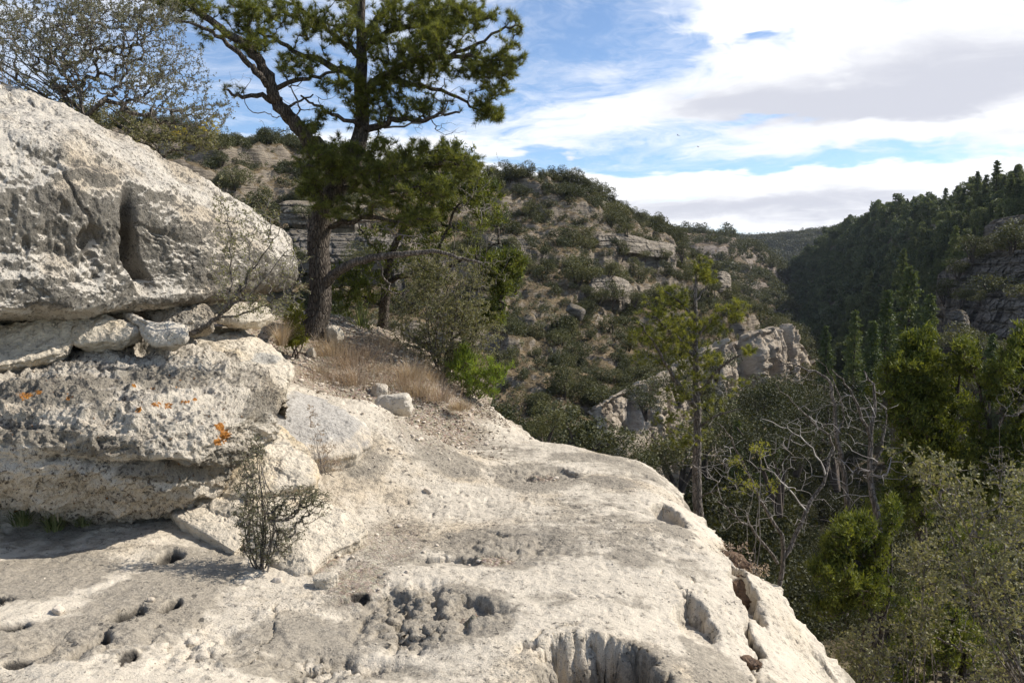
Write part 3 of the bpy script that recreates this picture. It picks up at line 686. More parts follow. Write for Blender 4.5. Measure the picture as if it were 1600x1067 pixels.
puck('wedged_stone', [(-160, 515, 5.2), (-20, 492, 5.3), (22, 492, 5.5), (26, 503, 5.5), (5, 508, 5.4), (-160, 530, 5.1)], .12, M['fresh'],
     'small flat tan stone directly beneath the huge boulder at the frame edge', .01, down=(0, .9, -.4), sub=.7)
# tan slab, pale blocks and slabs along the path side
puck('tan_slab', [(284, 538, 6.3), (330, 512, 6.7), (372, 512, 6.9), (400, 528, 6.8), (432, 552, 6.6), (452, 572, 6.4), (450, 590, 6.2), (425, 588, 6.1), (398, 582, 6.0), (340, 560, 6.0)], .3, M['fresh'],
     'broken slab with a raw yellow tan face beside the lichen boulder', .05, down=(-.2, .5, -.8), sub=.75, paint=lambda V: np.stack([px_paint(V, [(420, 560, 40, 14, .6), (380, 522, 40, 8, .5)]), 0 * V[:, 0], 0 * V[:, 0]], 1))
puck('block', [(402, 590, 6.0), (425, 588, 6.05), (448, 598, 6.0), (440, 608, 5.9), (425, 615, 5.75), (425, 640, 5.5), (412, 640, 5.5)], .25, M['fresh'],
     'pale block below the tan slab, against the lichen boulder', .03, down=(-.3, .5, -.8), sub=.8)
puck('grey_slab', [(424, 612, 6.25), (460, 612, 6.5), (505, 628, 6.6), (548, 642, 6.5), (574, 668, 6.25), (580, 688, 6.0), (556, 706, 5.75), (515, 712, 5.6), (470, 712, 5.5), (438, 690, 5.5), (424, 655, 5.7)], .4, M['slab'],
     'smooth grey slab tilted down to the path beside the dirt bank', .06, down=(-.1, .25, -1), sub=.85, amp=.6, paint=lambda V: np.stack([px_paint(V, [(480, 650, 100, 50, .9)]), 0 * V[:, 0], 0 * V[:, 0]], 1))
puck('pale_slab', [(395, 655, 5.35), (430, 668, 5.5), (470, 695, 5.45), (497, 735, 5.1), (488, 752, 4.95), (450, 762, 4.85), (400, 770, 4.75), (360, 775, 4.75), (340, 762, 4.85), (375, 700, 5.1)], .4, M['fresh'],
     'bright white slab leaning below the grey slab, behind the dry twiggy bush', .05, down=(-.1, .3, -1), sub=.85)
puck('pale_slab', [(330, 780, 4.75), (400, 770, 4.85), (470, 775, 4.9), (520, 795, 4.85), (560, 815, 4.75), (570, 832, 4.62), (545, 850, 4.45), (505, 868, 4.3), (482, 890, 4.15), (465, 897, 4.12), (440, 882, 4.2), (395, 862, 4.35), (345, 835, 4.5)], .13, M['fresh'],
     'thick white slab jutting over the path at the foot of the dry bush', .05, down=(0, .25, -1), sub=.9, amp=.8)
puck('tan_block', [(262, 790, 4.75), (300, 778, 4.9), (345, 785, 4.85), (368, 810, 4.6), (378, 845, 4.4), (365, 860, 4.3), (320, 832, 4.45), (275, 806, 4.6)], .14, M['fresh'],
     'thin tan slab lodged under the lichen boulder above a dark crack', .02, down=(0, .25, -1), sub=.9, amp=.6)
puck('tan_block', [(290, 768, 4.85), (330, 752, 5.0), (372, 742, 5.1), (372, 765, 4.95), (350, 785, 4.75), (310, 790, 4.7)], .16, M['fresh'],
     'orange tan chunk under the lip of the lichen boulder', .03, down=(0, .5, -.8), sub=.9, amp=.6)

def rayhit(px, py, lo=2.5, hi=13, n=500):
    d = np.linspace(lo, hi, n); q = np.array([P(px, py, x) for x in d]); g = ground(q[:, 0], q[:, 1]); i = np.argmax(q[:, 2] < g); return q[i]
def drop_stone(name, px, py, wpx, hpx, seed, mat, label, d=None, sink=.25, flat=None, group=None, cat='stone', sub=6, rough=.05, paint=None):
    p = G(px, py, 0.05) if d is None else P(px, py, d)
    for _ in range(8):
        z = ground(p[0], p[1])[0]; q = G(px, py, z) if z < 1.3 else P(px, py, d or 8)
        p = q if d is None else p
    z = ground(p[0], p[1])[0]
    w_ = wpx / FPX * p[1]; h_ = hpx / FPX * p[1] * 1.1
    return stone(name, seed, (p[0], p[1] + w_ * .3, z + h_ * (.5 - sink)), (w_ * 1.12, w_ * .85, h_ * 1.15), (seed * 7 % 16 - 8, seed * 5 % 14 - 7, seed * 37 % 50 - 25), mat, label, cat, group, sub=sub, rough=rough, paint=paint)
drop_stone('stone', 612, 682, 72, 34, 3, M['slab'], 'rounded pale stone with red mossy stain at the foot of the dirt bank', d=6.9, paint=lambda V: np.stack([px_paint(V, [(600, 676, 26, 12, .5)]), 0 * V[:, 0], 0 * V[:, 0]], 1))
drop_stone('stone', 505, 958, 46, 28, 5, M['fresh'], 'angular cream stone lying alone on the path near the white slab', d=3.95)
drop_stone('stone', 592, 622, 30, 26, 8, M['slab'], 'small white stone standing up in the dirt under rusty grass', d=7.9)
drop_stone('stone', 520, 562, 30, 34, 11, M['fresh'], 'pointed pinkish stone among dry grass near the pine trunk', d=8.9)
drop_stone('stone', 622, 652, 24, 20, 12, M['fresh'], 'tan angular stone just above the red stained stone', d=7.5)
drop_stone('stone', 484, 560, 18, 16, 14, M['fresh'], 'small white chip of stone beside the little yellow juniper', d=8.5)
drop_stone('stone', 88, 968, 22, 16, 15, M['pebble'], 'pinkish white pebble beside the potholes in the rock floor', d=3.4)
drop_stone('stone', 234, 930, 11, 9, 16, M['pebble'], 'tiny tan pebble beside a round pothole', d=3.6, sub=4)
drop_stone('stone', 433, 945, 18, 10, 17, M['pebble'], 'flat white chip on the path below the dry bush', d=4.0, sub=4)
drop_stone('stone', 557, 858, 14, 16, 18, M['fresh'], 'brown pebble tucked under the tip of the white slab', d=4.55, sub=4)
drop_stone('stone', 668, 770, 16, 8, 19, M['pebble'], 'flat whitish pebble alone on the worn middle of the path', sub=4)
rs = np.random.RandomState(21)
# brown crumbling rock in the notch of the ledge edge
for k, (a, b, z0, s, lb) in enumerate([(1160, 925, -.2, .24, 'rusty brown crumbling lump in the notch of the ledge edge'), (1146, 880, -.15, .20, 'dark brown broken lump at the head of the ledge notch'), (1168, 1030, -.2, .09, 'small reddish lump stuck in a hollow low on the ledge flank')]):
    c = rayhit(a, b)
    stone('crumbling_rock', 30 + k, c - [0, 0, s * .10], (s, s * 1.3, s * .8), (10, 20, 30 * k), M['crumb'], lb, 'rock', None, rough=.14, nplanes=24, amp=2.6)

# ------------------------------------------------------------------ gravel (stuff)
def scatter_stones(name, xy, sizes, zf, mat, seed, kind='stuff', sub=2, label=None):
    rs = np.random.RandomState(seed)
    protos = []
    for k in range(6):
        v, f = stone_mesh(100 + k + seed, (1, .8, .55), 10, sub, .06); protos.append((v, f))
    Vs, Fs, off = [], [], 0
    which = rs.randint(0, 6, len(xy)); z = zf(xy[:, 0], xy[:, 1])
    for k in range(6):
        I = np.where(which == k)[0]
        if not len(I): continue
        v, f = protos[k]; n = len(v)
        a = rs.rand(len(I)) * 6.283; ca, sa = np.cos(a), np.sin(a)
        s = sizes[I]
        X = (v[None, :, 0] * ca[:, None] - v[None, :, 1] * sa[:, None]) * s[:, None] + xy[I, 0][:, None]
        Yy = (v[None, :, 0] * sa[:, None] + v[None, :, 1] * ca[:, None]) * s[:, None] + xy[I, 1][:, None]
        Zz = v[None, :, 2] * s[:, None] * rs.uniform(.7, 1.3, len(I))[:, None] + (z[I] + s * .12)[:, None]
        Vs.append(np.stack([X, Yy, Zz], 2).reshape(-1, 3))
        Fs.append((f[None] + (np.arange(len(I)) * n)[:, None, None] + off).reshape(-1, f.shape[1])); off += n * len(I)
    return tag(build(name, np.vstack(Vs), Fs, mat), label, kind=kind)
n = 14000
x = rs.uniform(-2.6, 1.4, n); y = rs.uniform(2.8, 10.5, n)
dm = pixmask(x, y, DIRTP); fr = sstep(6.3, 7.6, y) * sstep(.35, -.9, x); dm = np.maximum(dm, fr * .9)
keep = (rs.rand(n) < dm ** 1.5 * np.clip((y / 9) ** 1.0, .25, 1)) & (edge_s(x, y) > .15)
x, y = x[keep], y[keep]
sz = np.clip(np.exp(rs.randn(len(x)) * .5 - 4.15), .007, .06) * np.where(y > 6, 1.35, .9)
scatter_stones('gravel', np.stack([x, y], 1), sz, ground, M['pebble'], 5)
n = 500
x = rs.uniform(-2.4, 1.2, n); y = rs.uniform(2.9, 7, n); k = (edge_s(x, y) > .4)
scatter_stones('loose_gravel_chips', np.stack([x[k], y[k]], 1), rs.uniform(.004, .013, k.sum()), ground, M['pebble'], 9)
#@@PART3
# ------------------------------------------------------------------ terrain beyond the ledge
def terrace(z, V, h, k, mask, wob=.5):
    t = z / h + fbm(V, .05, 3) * wob + fbm(V, .25, 2) * .12
    fl = np.floor(t); f = t - fl
    g = f ** k / (f ** k + (1 - f) ** k)
    return z + mask * (g - f) * h
SHEETS = {}
def sheet(name, rows, nu, nv, mat, label, f=None, kind='structure'):
    V = loft(rows, nu, nv)
    if f is not None: V = f(V)
    o = build(name, V, grid_faces(nu, nv), mat, smooth=True)
    tag(o, kind=kind, label=label)
    SHEETS[name] = (V.reshape(nu, nv, 3), grid_normals(V, nu, nv))
    return o
# left hill: rows from the canyon bottom up to the skyline and over the back
LH = [
 [(-900, 1000, 34), (-300, 900, 38), (200, 860, 44), (450, 850, 50), (620, 820, 56), (780, 800, 62), (900, 790, 66), (1010, 760, 74), (1130, 740, 86), (1230, 720, 98), (1300, 690, 115), (1340, 640, 190)],
 [(-900, 760, 50), (-300, 720, 55), (200, 700, 62), (450, 690, 68), (620, 680, 74), (780, 660, 80), (900, 655, 84), (1000, 640, 90), (1120, 620, 100), (1215, 590, 116), (1262, 590, 132), (1310, 600, 210)],
 [(-900, 560, 62), (-300, 540, 68), (200, 540, 78), (450, 540, 86), (620, 545, 92), (780, 545, 98), (900, 548, 102), (1000, 556, 108), (1110, 545, 118), (1180, 525, 130), (1232, 530, 150), (1290, 560, 240)],
 [(-900, 330, 72), (-300, 360, 80), (200, 400, 94), (450, 425, 102), (620, 430, 110), (780, 435, 117), (900, 442, 123), (985, 455, 130), (1075, 470, 142), (1150, 485, 155), (1205, 505, 180), (1270, 540, 270)],
 [(-900, 200, 84), (-300, 250, 92), (200, 300, 108), (450, 318, 118), (620, 330, 128), (780, 345, 135), (890, 362, 142), (975, 385, 150), (1052, 425, 162), (1115, 452, 180), (1170, 490, 210), (1250, 530, 300)],
 [(-900, 60, 100), (-300, 150, 108), (200, 210, 122), (440, 238, 134), (620, 262, 144), (780, 285, 152), (890, 300, 160), (975, 332, 168), (1050, 372, 180), (1095, 425, 200), (1145, 485, 240), (1230, 530, 320)],
 [(-900, 40, 150), (-300, 160, 160), (200, 235, 170), (440, 262, 180), (620, 285, 190), (780, 305, 200), (890, 325, 210), (975, 360, 220), (1050, 405, 235), (1090, 450, 260), (1140, 510, 290), (1220, 545, 350)],
]
def f_left(V):
    d0 = V[:, 1]
    gul = fbm(V * [1, 1, .2], .035, 3, ridged=True); V = V.copy()
    V[:, 1] += gul * 7; V[:, 0] += fbm(V + 40, .05, 3) * 4
    V[:, 2] += fbm(V * [1, 1, .3], .12, 4) * 1.3 + fbm(V, .5, 3) * .35
    m = sstep(-.15, .35, fbm(V * [1, 1, 3.0], .035, 4) + .0) * .85
    V[:, 2] = terrace(V[:, 2], V, 4.6, 5.5, m, .9)
    V[:, 2] = terrace(V[:, 2], V + 99, 1.5, 3, .5 * sstep(-.2, .3, fbm(V, .06, 3)), 1.2)
    V[:, 2] += fbm(V, .28, 4, ridged=True) * .8
    V += (fbm(V, .9, 3) * .32)[:, None] * np.array([.8, -.8, .4])
    return V
sheet('left_hillside', LH, 900, 520, M['left_hill'], 'scrub covered canyon hillside with limestone ledges', f_left)
# second spur and the farthest hill
S2 = [
 [(500, 560, 330), (800, 560, 340), (960, 560, 330), (1060, 560, 320), (1140, 560, 300), (1220, 560, 290), (1290, 575, 300), (1340, 600, 320)],
 [(500, 470, 370), (800, 480, 370), (960, 480, 360), (1060, 480, 350), (1140, 480, 340), (1215, 495, 330), (1260, 520, 350), (1320, 560, 380)],
 [(500, 390, 420), (800, 400, 420), (960, 410, 410), (1060, 415, 400), (1130, 425, 395), (1190, 445, 390), (1240, 480, 410), (1300, 530, 460)],
 [(500, 290, 480), (800, 310, 480), (960, 340, 470), (1060, 364, 460), (1110, 368, 460), (1160, 380, 470), (1215, 408, 500), (1262, 460, 560)],
 [(500, 300, 600), (800, 330, 600), (960, 360, 600), (1060, 385, 600), (1110, 392, 600), (1160, 405, 600), (1210, 432, 620), (1256, 480, 640)],
]
def f_mid(V):
    V = V.copy(); V[:, 1] += fbm(V * [1, 1, .2], .012, 3, ridged=True) * 18
    V[:, 2] += fbm(V * [1, 1, .3], .05, 4) * 2.5
    V[:, 2] = terrace(V[:, 2], V, 9, 5, .8, .8)
    return V
sheet('far_spur', S2, 360, 200, M['far_hill'], 'farther canyon spur dotted with shrubs', f_mid)
FH = [
 [(700, 520, 900), (900, 520, 900), (1050, 520, 880), (1150, 520, 860), (1230, 530, 820), (1300, 530, 760), (1400, 540, 700), (1600, 540, 700)],
 [(700, 430, 1050), (900, 430, 1050), (1050, 430, 1020), (1150, 440, 980), (1230, 450, 940), (1300, 450, 880), (1400, 450, 840), (1600, 450, 800)],
 [(700, 375, 1300), (900, 376, 1300), (1050, 376, 1250), (1110, 378, 1220), (1180, 380, 1180), (1250, 374, 1150), (1330, 368, 1100), (1600, 340, 1000)],
 [(700, 385, 1600), (900, 386, 1600), (1050, 386, 1500), (1110, 386, 1500), (1180, 388, 1500), (1250, 384, 1400), (1330, 378, 1400), (1600, 360, 1300)],
]
def f_far(V):
    V = V.copy(); V[:, 1] += fbm(V * [1, 1, .2], .006, 3, ridged=True) * 50; V[:, 2] += fbm(V, .02, 4) * 4
    return V
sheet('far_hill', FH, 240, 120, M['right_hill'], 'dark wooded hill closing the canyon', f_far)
RH = [
 [(1130, 640, 330), (1190, 650, 250), (1240, 690, 170), (1300, 720, 120), (1380, 770, 88), (1470, 830, 70), (1600, 900, 58), (1800, 1000, 48), (2200, 1200, 40)],
 [(1160, 560, 420), (1205, 570, 330), (1262, 600, 235), (1320, 620, 165), (1400, 650, 120), (1490, 680, 96), (1600, 700, 82), (1800, 740, 68), (2200, 800, 56)],
 [(1190, 500, 480), (1225, 500, 400), (1290, 515, 300), (1350, 530, 225), (1420, 545, 165), (1500, 550, 125), (1600, 555, 104), (1800, 560, 84), (2200, 560, 70)],
 [(1205, 465, 520), (1245, 450, 440), (1310, 450, 345), (1370, 455, 270), (1440, 460, 205), (1510, 455, 155), (1600, 450, 124), (1800, 430, 100), (2200, 380, 84)],
 [(1215, 445, 540), (1262, 415, 460), (1330, 400, 370), (1390, 390, 300), (1455, 389, 240), (1520, 379, 190), (1600, 366, 152), (1800, 330, 118), (2200, 220, 98)],
 [(1228, 432, 560), (1282, 392, 480), (1345, 362, 395), (1402, 345, 330), (1468, 343, 275), (1530, 335, 228), (1605, 318, 185), (1800, 262, 140), (2200, 100, 115)],
 [(1240, 450, 700), (1292, 412, 620), (1360, 385, 530), (1415, 368, 460), (1485, 366, 400), (1550, 355, 350), (1620, 340, 300), (1800, 300, 250), (2200, 150, 210)],
]
def f_right(V):
    V = V.copy()
    V[:, 1] += fbm(V * [1, 1, .2], .02, 3, ridged=True) * 9; V[:, 2] += fbm(V * [1, 1, .3], .07, 4) * 2
    V[:, 2] = terrace(V[:, 2], V, 6, 4, .5 * sstep(40, 90, V[:, 0]) + .2, .8)
    return V
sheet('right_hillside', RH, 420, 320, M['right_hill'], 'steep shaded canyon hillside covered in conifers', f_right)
# canyon floor and the slope falling from the ledge, one sheet
FL = [
 [(-90, -25, -12), (-40, -22, -9), (-14, -18, -5), (-4, -14, -4), (2, -14, -5), (8, -14, -8), (24, -16, -14), (60, -18, -18), (120, -20, -14)],
 [(-90, 4, -11), (-40, 4, -8), (-14, 3, -4.5), (-4, 2, -3.0), (2.2, 1, -3.2), (8, 1, -6.5), (22, 2, -13), (55, 2, -18), (110, 3, -15)],
 [(-90, 12, -11), (-40, 12, -8), (-14, 11, -4.0), (-4, 9, -3.0), (1.6, 7, -3.2), (7, 8, -6.8), (20, 10, -13.5), (50, 12, -19), (100, 14, -17)],
 [(-90, 20, -12), (-42, 20, -10), (-16, 19, -7), (-5, 17, -6.5), (1, 15, -6.5), (7, 17, -10), (19, 20, -15), (44, 24, -20), (90, 28, -18)],
 [(-90, 36, -14), (-44, 38, -13), (-18, 36, -13), (-5, 34, -14), (2, 32, -14), (9, 34, -16), (20, 40, -19), (44, 48, -22), (90, 55, -18)],
 [(-90, 60, -14), (-46, 62, -14), (-20, 62, -16), (-5, 60, -18), (4, 60, -20), (14, 62, -22), (28, 72, -24), (52, 86, -25), (95, 100, -18)],
 [(-90, 110, -16), (-46, 110, -16), (-20, 110, -20), (0, 110, -24), (14, 112, -26), (30, 120, -28), (52, 140, -30), (80, 160, -30), (120, 190, -25)],
 [(-90, 330, -40), (-46, 330, -40), (-20, 330, -42), (20, 330, -44), (60, 330, -45), (100, 330, -45), (130, 340, -45), (170, 340, -45), (220, 340, -45)],
 [(-200, 1300, -60), (-46, 1300, -60), (50, 1300, -60), (150, 1300, -60), (250, 1300, -60), (350, 1300, -60), (450, 1300, -60), (600, 1300, -60), (900, 1300, -60)],
]
def f_floor(V):
    V = V.copy(); V[:, 2] += fbm(V, .12, 4) * np.clip(V[:, 1] * .05, .4, 1.6) + fbm(V, .8, 4) * .18
    return V
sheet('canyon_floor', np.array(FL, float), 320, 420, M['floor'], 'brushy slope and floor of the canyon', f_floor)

# pale buttresses of rock standing out of the left slope
def buttress(name, top, bot, back, mat, label, groove, gs, seed, nu=420, nv=260, blk=.28, bamp=.7):
    T = np.array([P(*c) for c in top]); Bm = np.array([P(*c) for c in bot]); K = np.array([P(*c) for c in back])
    mid = lambda a, b, t: a * (1 - t) + b * t
    outw = np.array([.35, -1, 0]) * groove
    rows = np.array([K - [0, 0, 4], K, mid(K, T, .6), T, mid(T, Bm, .12) + outw * .35, mid(T, Bm, .45) + outw * .9, mid(T, Bm, .8) + outw, Bm + outw * 1.0, Bm - [0, 0, 6]])
    V = loft(rows, nu, nv)
    N = grid_normals(V, nu, nv)
    if N[:, 2].mean() < 0: N = -N
    face = 1 - sstep(.3, .8, N[:, 2])
    q = V.copy(); q[:, 2] *= .16
    u = np.linspace(0, 1, nu).repeat(nv); ph = u * gs + fbm(q + seed, .22, 2) * 1.0
    kk = np.floor(ph).astype(int); fr = ph - kk; rr = np.random.RandomState(int(seed * 10)).rand(200)
    flute = np.clip(1 - np.abs(2 * fr - 1) ** 3.5, 0, 1) - 1 + (vnoise(V * [.5, .5, .9]) > .1) * .16 + (vnoise(V * [.9, .9, 1.7] + 7) > .2) * .10 + (rr[kk % 200] - .5) * .9 * sstep(0, .15, np.minimum(fr, 1 - fr))
    V[:, 2] += flute * 1.1 * sstep(.6, 1.2, np.full(len(V), groove))
    V = V + N * (face * flute * groove * 1.7 + face * fbm(q, .25, 2) * groove * .7 + fbm(V * [1, 1, .8], .6, 4, ridged=True) * groove * .16 + fbm(V, 2.0, 3) * groove * .08)[:, None]
    cv, ce = cells(V * [1, 1, .6] + fbm(V, .5, 2)[:, None] * .8, blk); V = V + N * (face * ((cv - .5) * bamp - (1 - sstep(0, .12, ce)) * bamp * .5))[:, None]
    cv, ce = cells(V * [1, 1, 1.6], blk * 2.7, 5); V = V + N * (((cv - .5) * bamp * .35 - (1 - sstep(0, .10, ce)) * bamp * .2))[:, None]
    return tag(build(name, V, grid_faces(nu, nv), mat), label, 'cliff')
buttress('fluted_cliff', [(1020, 592, 96), (1060, 568, 98), (1100, 548, 101), (1140, 535, 105), (1180, 524, 110), (1215, 514, 114), (1236, 520, 118), (1252, 545, 122), (1262, 572, 127)],
         [(1005, 660, 94), (1052, 640, 96), (1095, 622, 99), (1135, 612, 103), (1180, 608, 108), (1216, 608, 112), (1240, 608, 116), (1258, 608, 120), (1268, 612, 126)],
         [(1020, 600, 106), (1060, 572, 107), (1100, 552, 110), (1140, 538, 113), (1180, 528, 118), (1215, 518, 122), (1240, 526, 126), (1254, 552, 130), (1265, 580, 134)],
         M['cliff'], 'fluted pale limestone buttress above the canyon floor, beyond the slender young pine', 1.3, 15, 3.3, bamp=.3)
buttress('cliff', [(938, 632, 76), (955, 620, 78), (985, 606, 81), (1020, 592, 84), (1050, 580, 87), (1075, 585, 89), (1090, 610, 90)],
         [(936, 720, 72.5), (952, 730, 74), (985, 740, 76.5), (1020, 740, 79), (1050, 735, 82), (1078, 728, 84), (1096, 720, 86)],
         [(938, 638, 84), (955, 626, 86), (985, 612, 89), (1020, 598, 92), (1050, 586, 95), (1078, 592, 97), (1094, 618, 98)],
         M['cliff'], 'broken pale cliff behind the tip of the ledge and the young pine', 0.75, 7, 8.1, blk=.30, bamp=.9)
def bedded(name, top, bot, label, mat, seed, h=1.5, depth=.9, nu=300, nv=240):
    T = np.array([P(*c) for c in top]); Bm = np.array([P(*c) for c in bot])
    K = T + np.array([1, 4, .4]) * depth
    rows = np.array([K - [0, 0, 6], K, T * .7 + K * .3 + [0, 0, .2], T, T * .8 + Bm * .2, T * .5 + Bm * .5, T * .2 + Bm * .8, Bm, Bm - [0, 0, 1.2]])
    V = loft(rows, nu, nv)
    endu = np.linspace(0, 1, nu).repeat(nv); tap = sstep(0, .10, endu) * sstep(1, .90, endu)
    V = V + (np.array([.6, 2.2, -1.0]) * depth)[None] * (1 - tap)[:, None] + (fbm(V, .12, 3) * depth * 1.6)[:, None] * np.array([.2, .9, .35])
    t = V[:, 2] / h + fbm(V, .12, 2) * .5 + seed
    r = np.random.RandomState(int(seed * 10)).rand(64)
    k = np.floor(t).astype(int) % 64; f = t - np.floor(t)
    blk = np.floor(endu * nu / 22 + fbm(V, .2, 2) * 3 + r[k] * 5).astype(int); fb = endu * nu / 22 + fbm(V, .2, 2) * 3 + r[k] * 5 - blk
    off = (r[(k * 13 + blk * 7) % 64] - .5) * 1.5 - .6 * (1 - sstep(0, .12, np.minimum(fb, 1 - fb))) - .9 * (1 - sstep(0, .16, np.minimum(f, 1 - f)))
    V = V - np.array([.55, -.83, 0]) * 0 + (np.array([-.45, -.9, 0])[None] * (off * depth * .7 + fbm(V * [1, 1, .25], .35, 3, ridged=True) * depth * .8 + np.round(fbm(V * [1, 1, .6], .3, 2) * 4) * .4 * depth + fbm(V, 1.5, 3) * .15)[:, None])
    cv, ce = cells(V * [1, 1, 1.3], .55); V = V + np.array([-.45, -.9, 0])[None] * ((cv - .5) * depth * .9 - (1 - sstep(0, .12, ce)) * depth * .4)[:, None]
    return tag(build(name, V, grid_faces(nu, nv), mat), label, 'cliff')
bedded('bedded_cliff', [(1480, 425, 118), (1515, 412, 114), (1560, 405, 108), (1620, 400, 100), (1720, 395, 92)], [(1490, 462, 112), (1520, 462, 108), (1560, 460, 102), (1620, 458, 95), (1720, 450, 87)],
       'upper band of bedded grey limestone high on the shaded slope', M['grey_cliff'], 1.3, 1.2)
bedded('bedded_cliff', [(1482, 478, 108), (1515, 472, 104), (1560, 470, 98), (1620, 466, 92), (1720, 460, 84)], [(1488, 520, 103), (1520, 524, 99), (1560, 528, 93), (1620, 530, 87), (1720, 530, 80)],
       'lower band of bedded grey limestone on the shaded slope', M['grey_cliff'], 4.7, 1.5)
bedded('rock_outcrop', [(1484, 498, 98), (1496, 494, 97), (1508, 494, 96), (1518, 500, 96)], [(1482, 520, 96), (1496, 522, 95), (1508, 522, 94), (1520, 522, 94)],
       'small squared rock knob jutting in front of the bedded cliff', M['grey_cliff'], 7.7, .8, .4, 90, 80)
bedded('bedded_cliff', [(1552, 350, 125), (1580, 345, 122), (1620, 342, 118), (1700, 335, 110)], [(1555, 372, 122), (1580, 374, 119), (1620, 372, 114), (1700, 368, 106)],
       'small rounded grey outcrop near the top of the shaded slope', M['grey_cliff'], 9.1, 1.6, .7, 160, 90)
# bedded outcrops on the sunlit slope
for k, (T_, B_, lb) in enumerate([
  ([(432, 318, 108), (470, 318, 108), (510, 322, 109), (560, 322, 110)], [(432, 334, 107), (470, 336, 107), (510, 336, 108), (560, 338, 109)], 'buff cliff band left of the big pine trunk on the upper slope'),
  ([(432, 366, 98), (480, 368, 97), (530, 372, 98), (580, 370, 99), (620, 380, 99)], [(432, 402, 96), (480, 408, 95), (530, 406, 96), (580, 404, 97), (620, 402, 98)], 'grey bedded cliff directly behind the big pine trunk'),
  ([(925, 372, 138), (955, 370, 140), (990, 374, 143), (1020, 382, 148), (1055, 384, 154)], [(925, 384, 137), (955, 386, 139), (990, 384, 142), (1020, 391, 147), (1055, 391, 153)], 'upper pale ledge outcrop on the sunlit slope'),
  ([(918, 440, 118), (940, 437, 120), (965, 440, 122), (985, 450, 124)], [(920, 454, 117), (940, 456, 119), (965, 455, 121), (985, 461, 123)], 'stepped white outcrop below the middle of the sunlit slope'),
  ([(760, 378, 125), (790, 376, 126), (815, 380, 128), (835, 384, 130)], [(760, 396, 123), (790, 396, 124), (815, 396, 126), (835, 398, 128)], 'short dark cliff band behind the tips of the pinyon branches'),
  ([(790, 292, 149), (830, 292, 150), (870, 298, 154), (910, 306, 158), (945, 316, 162)], [(790, 303, 148), (830, 306, 149), (870, 313, 152), (910, 320, 156), (945, 328, 160)], 'pale rim rock just under the skyline junipers'),
  ([(1118, 432, 168), (1128, 428, 168), (1136, 430, 169), (1142, 436, 170)], [(1116, 446, 166), (1128, 446, 166), (1136, 446, 167), (1143, 447, 168)], 'small layered pillar of rock on the nose of the sunlit slope'),
  ]):
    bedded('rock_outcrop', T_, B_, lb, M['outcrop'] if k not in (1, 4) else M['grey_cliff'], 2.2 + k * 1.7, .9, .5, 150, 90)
stone('boulder', 71, P(902, 488, 108), (2.9, 2.6, 2.0), (12, 32, 20), M['grey_cliff'], 'squared grey block lying on the sunlit slope below the white outcrop', 'boulder', sub=4, amp=3, nplanes=5, rough=.03)
stone('boulder', 72, P(975, 700, 62), (3.2, 3.0, 2.6), (0, 15, 40), M['cliff'], 'rounded pale boulder behind the tip of the ledge', 'boulder', sub=4, amp=3)
stone('boulder', 74, P(948, 690, 58), (1.7, 2.0, 1.6), (0, -15, 10), M['cliff'], 'small pale rounded boulder touching the ledge skyline', 'boulder', sub=4, amp=3)

# ------------------------------------------------------------------ distant vegetation
def leaf_tris(C, D, ln, wd, rs, quad=False):
    """one elongated triangle per centre C along D"""
    D = nrm(D); s = nrm(np.cross(D, rs.randn(*D.shape)))
    ln = np.reshape(ln, (-1, 1)) if np.ndim(ln) else ln; wd = np.reshape(wd, (-1, 1)) if np.ndim(wd) else wd
    n = len(C)
    if quad:
        V = np.stack([C, C + D * ln * .5 + s * wd * .5, C + D * ln, C + D * ln * .5 - s * wd * .5], 1).reshape(-1, 3)
        F = np.arange(n * 4).reshape(-1, 4)
    else:
        V = np.stack([C - s * wd * .5, C + s * wd * .5, C + D * ln], 1).reshape(-1, 3)
        F = np.arange(n * 3).reshape(-1, 3)
    return V, F
def tube(pts, rad, k=5):
    pts = np.asarray(pts, float); n = len(pts)
    t = np.gradient(pts, axis=0); t = nrm(t)
    ref = np.array([.31, .17, .93]) if abs(t[0] @ np.array([.31, .17, .93])) < .9 else np.array([1., 0, 0])
    a = nrm(np.cross(t, ref)); b = np.cross(t, a)
    th = np.arange(k) * 2 * math.pi / k
    r = np.asarray(rad, float).reshape(-1, 1, 1)
    V = pts[:, None] + (a[:, None] * np.cos(th)[None, :, None] + b[:, None] * np.sin(th)[None, :, None]) * r
    return V.reshape(-1, 3), grid_faces(n, k, False, True)
def merge(parts):
    Vs, Fs, off = [], {}, 0
    for v, f in parts:
        Vs.append(v); Fs.setdefault(f.shape[1], []).append(f + off); off += len(v)
    return np.vstack(Vs), [np.vstack(x) for x in Fs.values()]
def bush_proto(seed, h, w_, nleaf, leaf, trunk_h=.25, lobes=7):
    """round juniper / pinyon crown: lobes of small leaf faces round bent stems"""
    rs = np.random.RandomState(seed)
    c = rs.randn(lobes, 3) * [w_ * .24, w_ * .24, h * .16] + [0, 0, h * .58]
    r = rs.uniform(.22, .36, lobes) * w_
    li = rs.randint(0, lobes, nleaf); d = nrm(rs.randn(nleaf, 3))
    C = c[li] + d * (r[li] * rs.uniform(.45, 1.0, nleaf) ** .6)[:, None] * [1, 1, .8]
    C = C[C[:, 2] > h * .08]; d = nrm(rs.randn(len(C), 3) + [0, 0, .3])
    v, f = leaf_tris(C, d, leaf * rs.uniform(.7, 1.5, len(C)), leaf * .7, rs)
    var = np.repeat(rs.rand(len(C)), 3)
    tp = []
    for j in range(min(lobes, 4)):
        e = c[j]; tp.append(tube([[0, 0, -.4], e * .45 + rs.randn(3) * .06 * w_, e], [w_ * .035, w_ * .022, w_ * .008], 4))
    return (v, f, var), merge(tp)
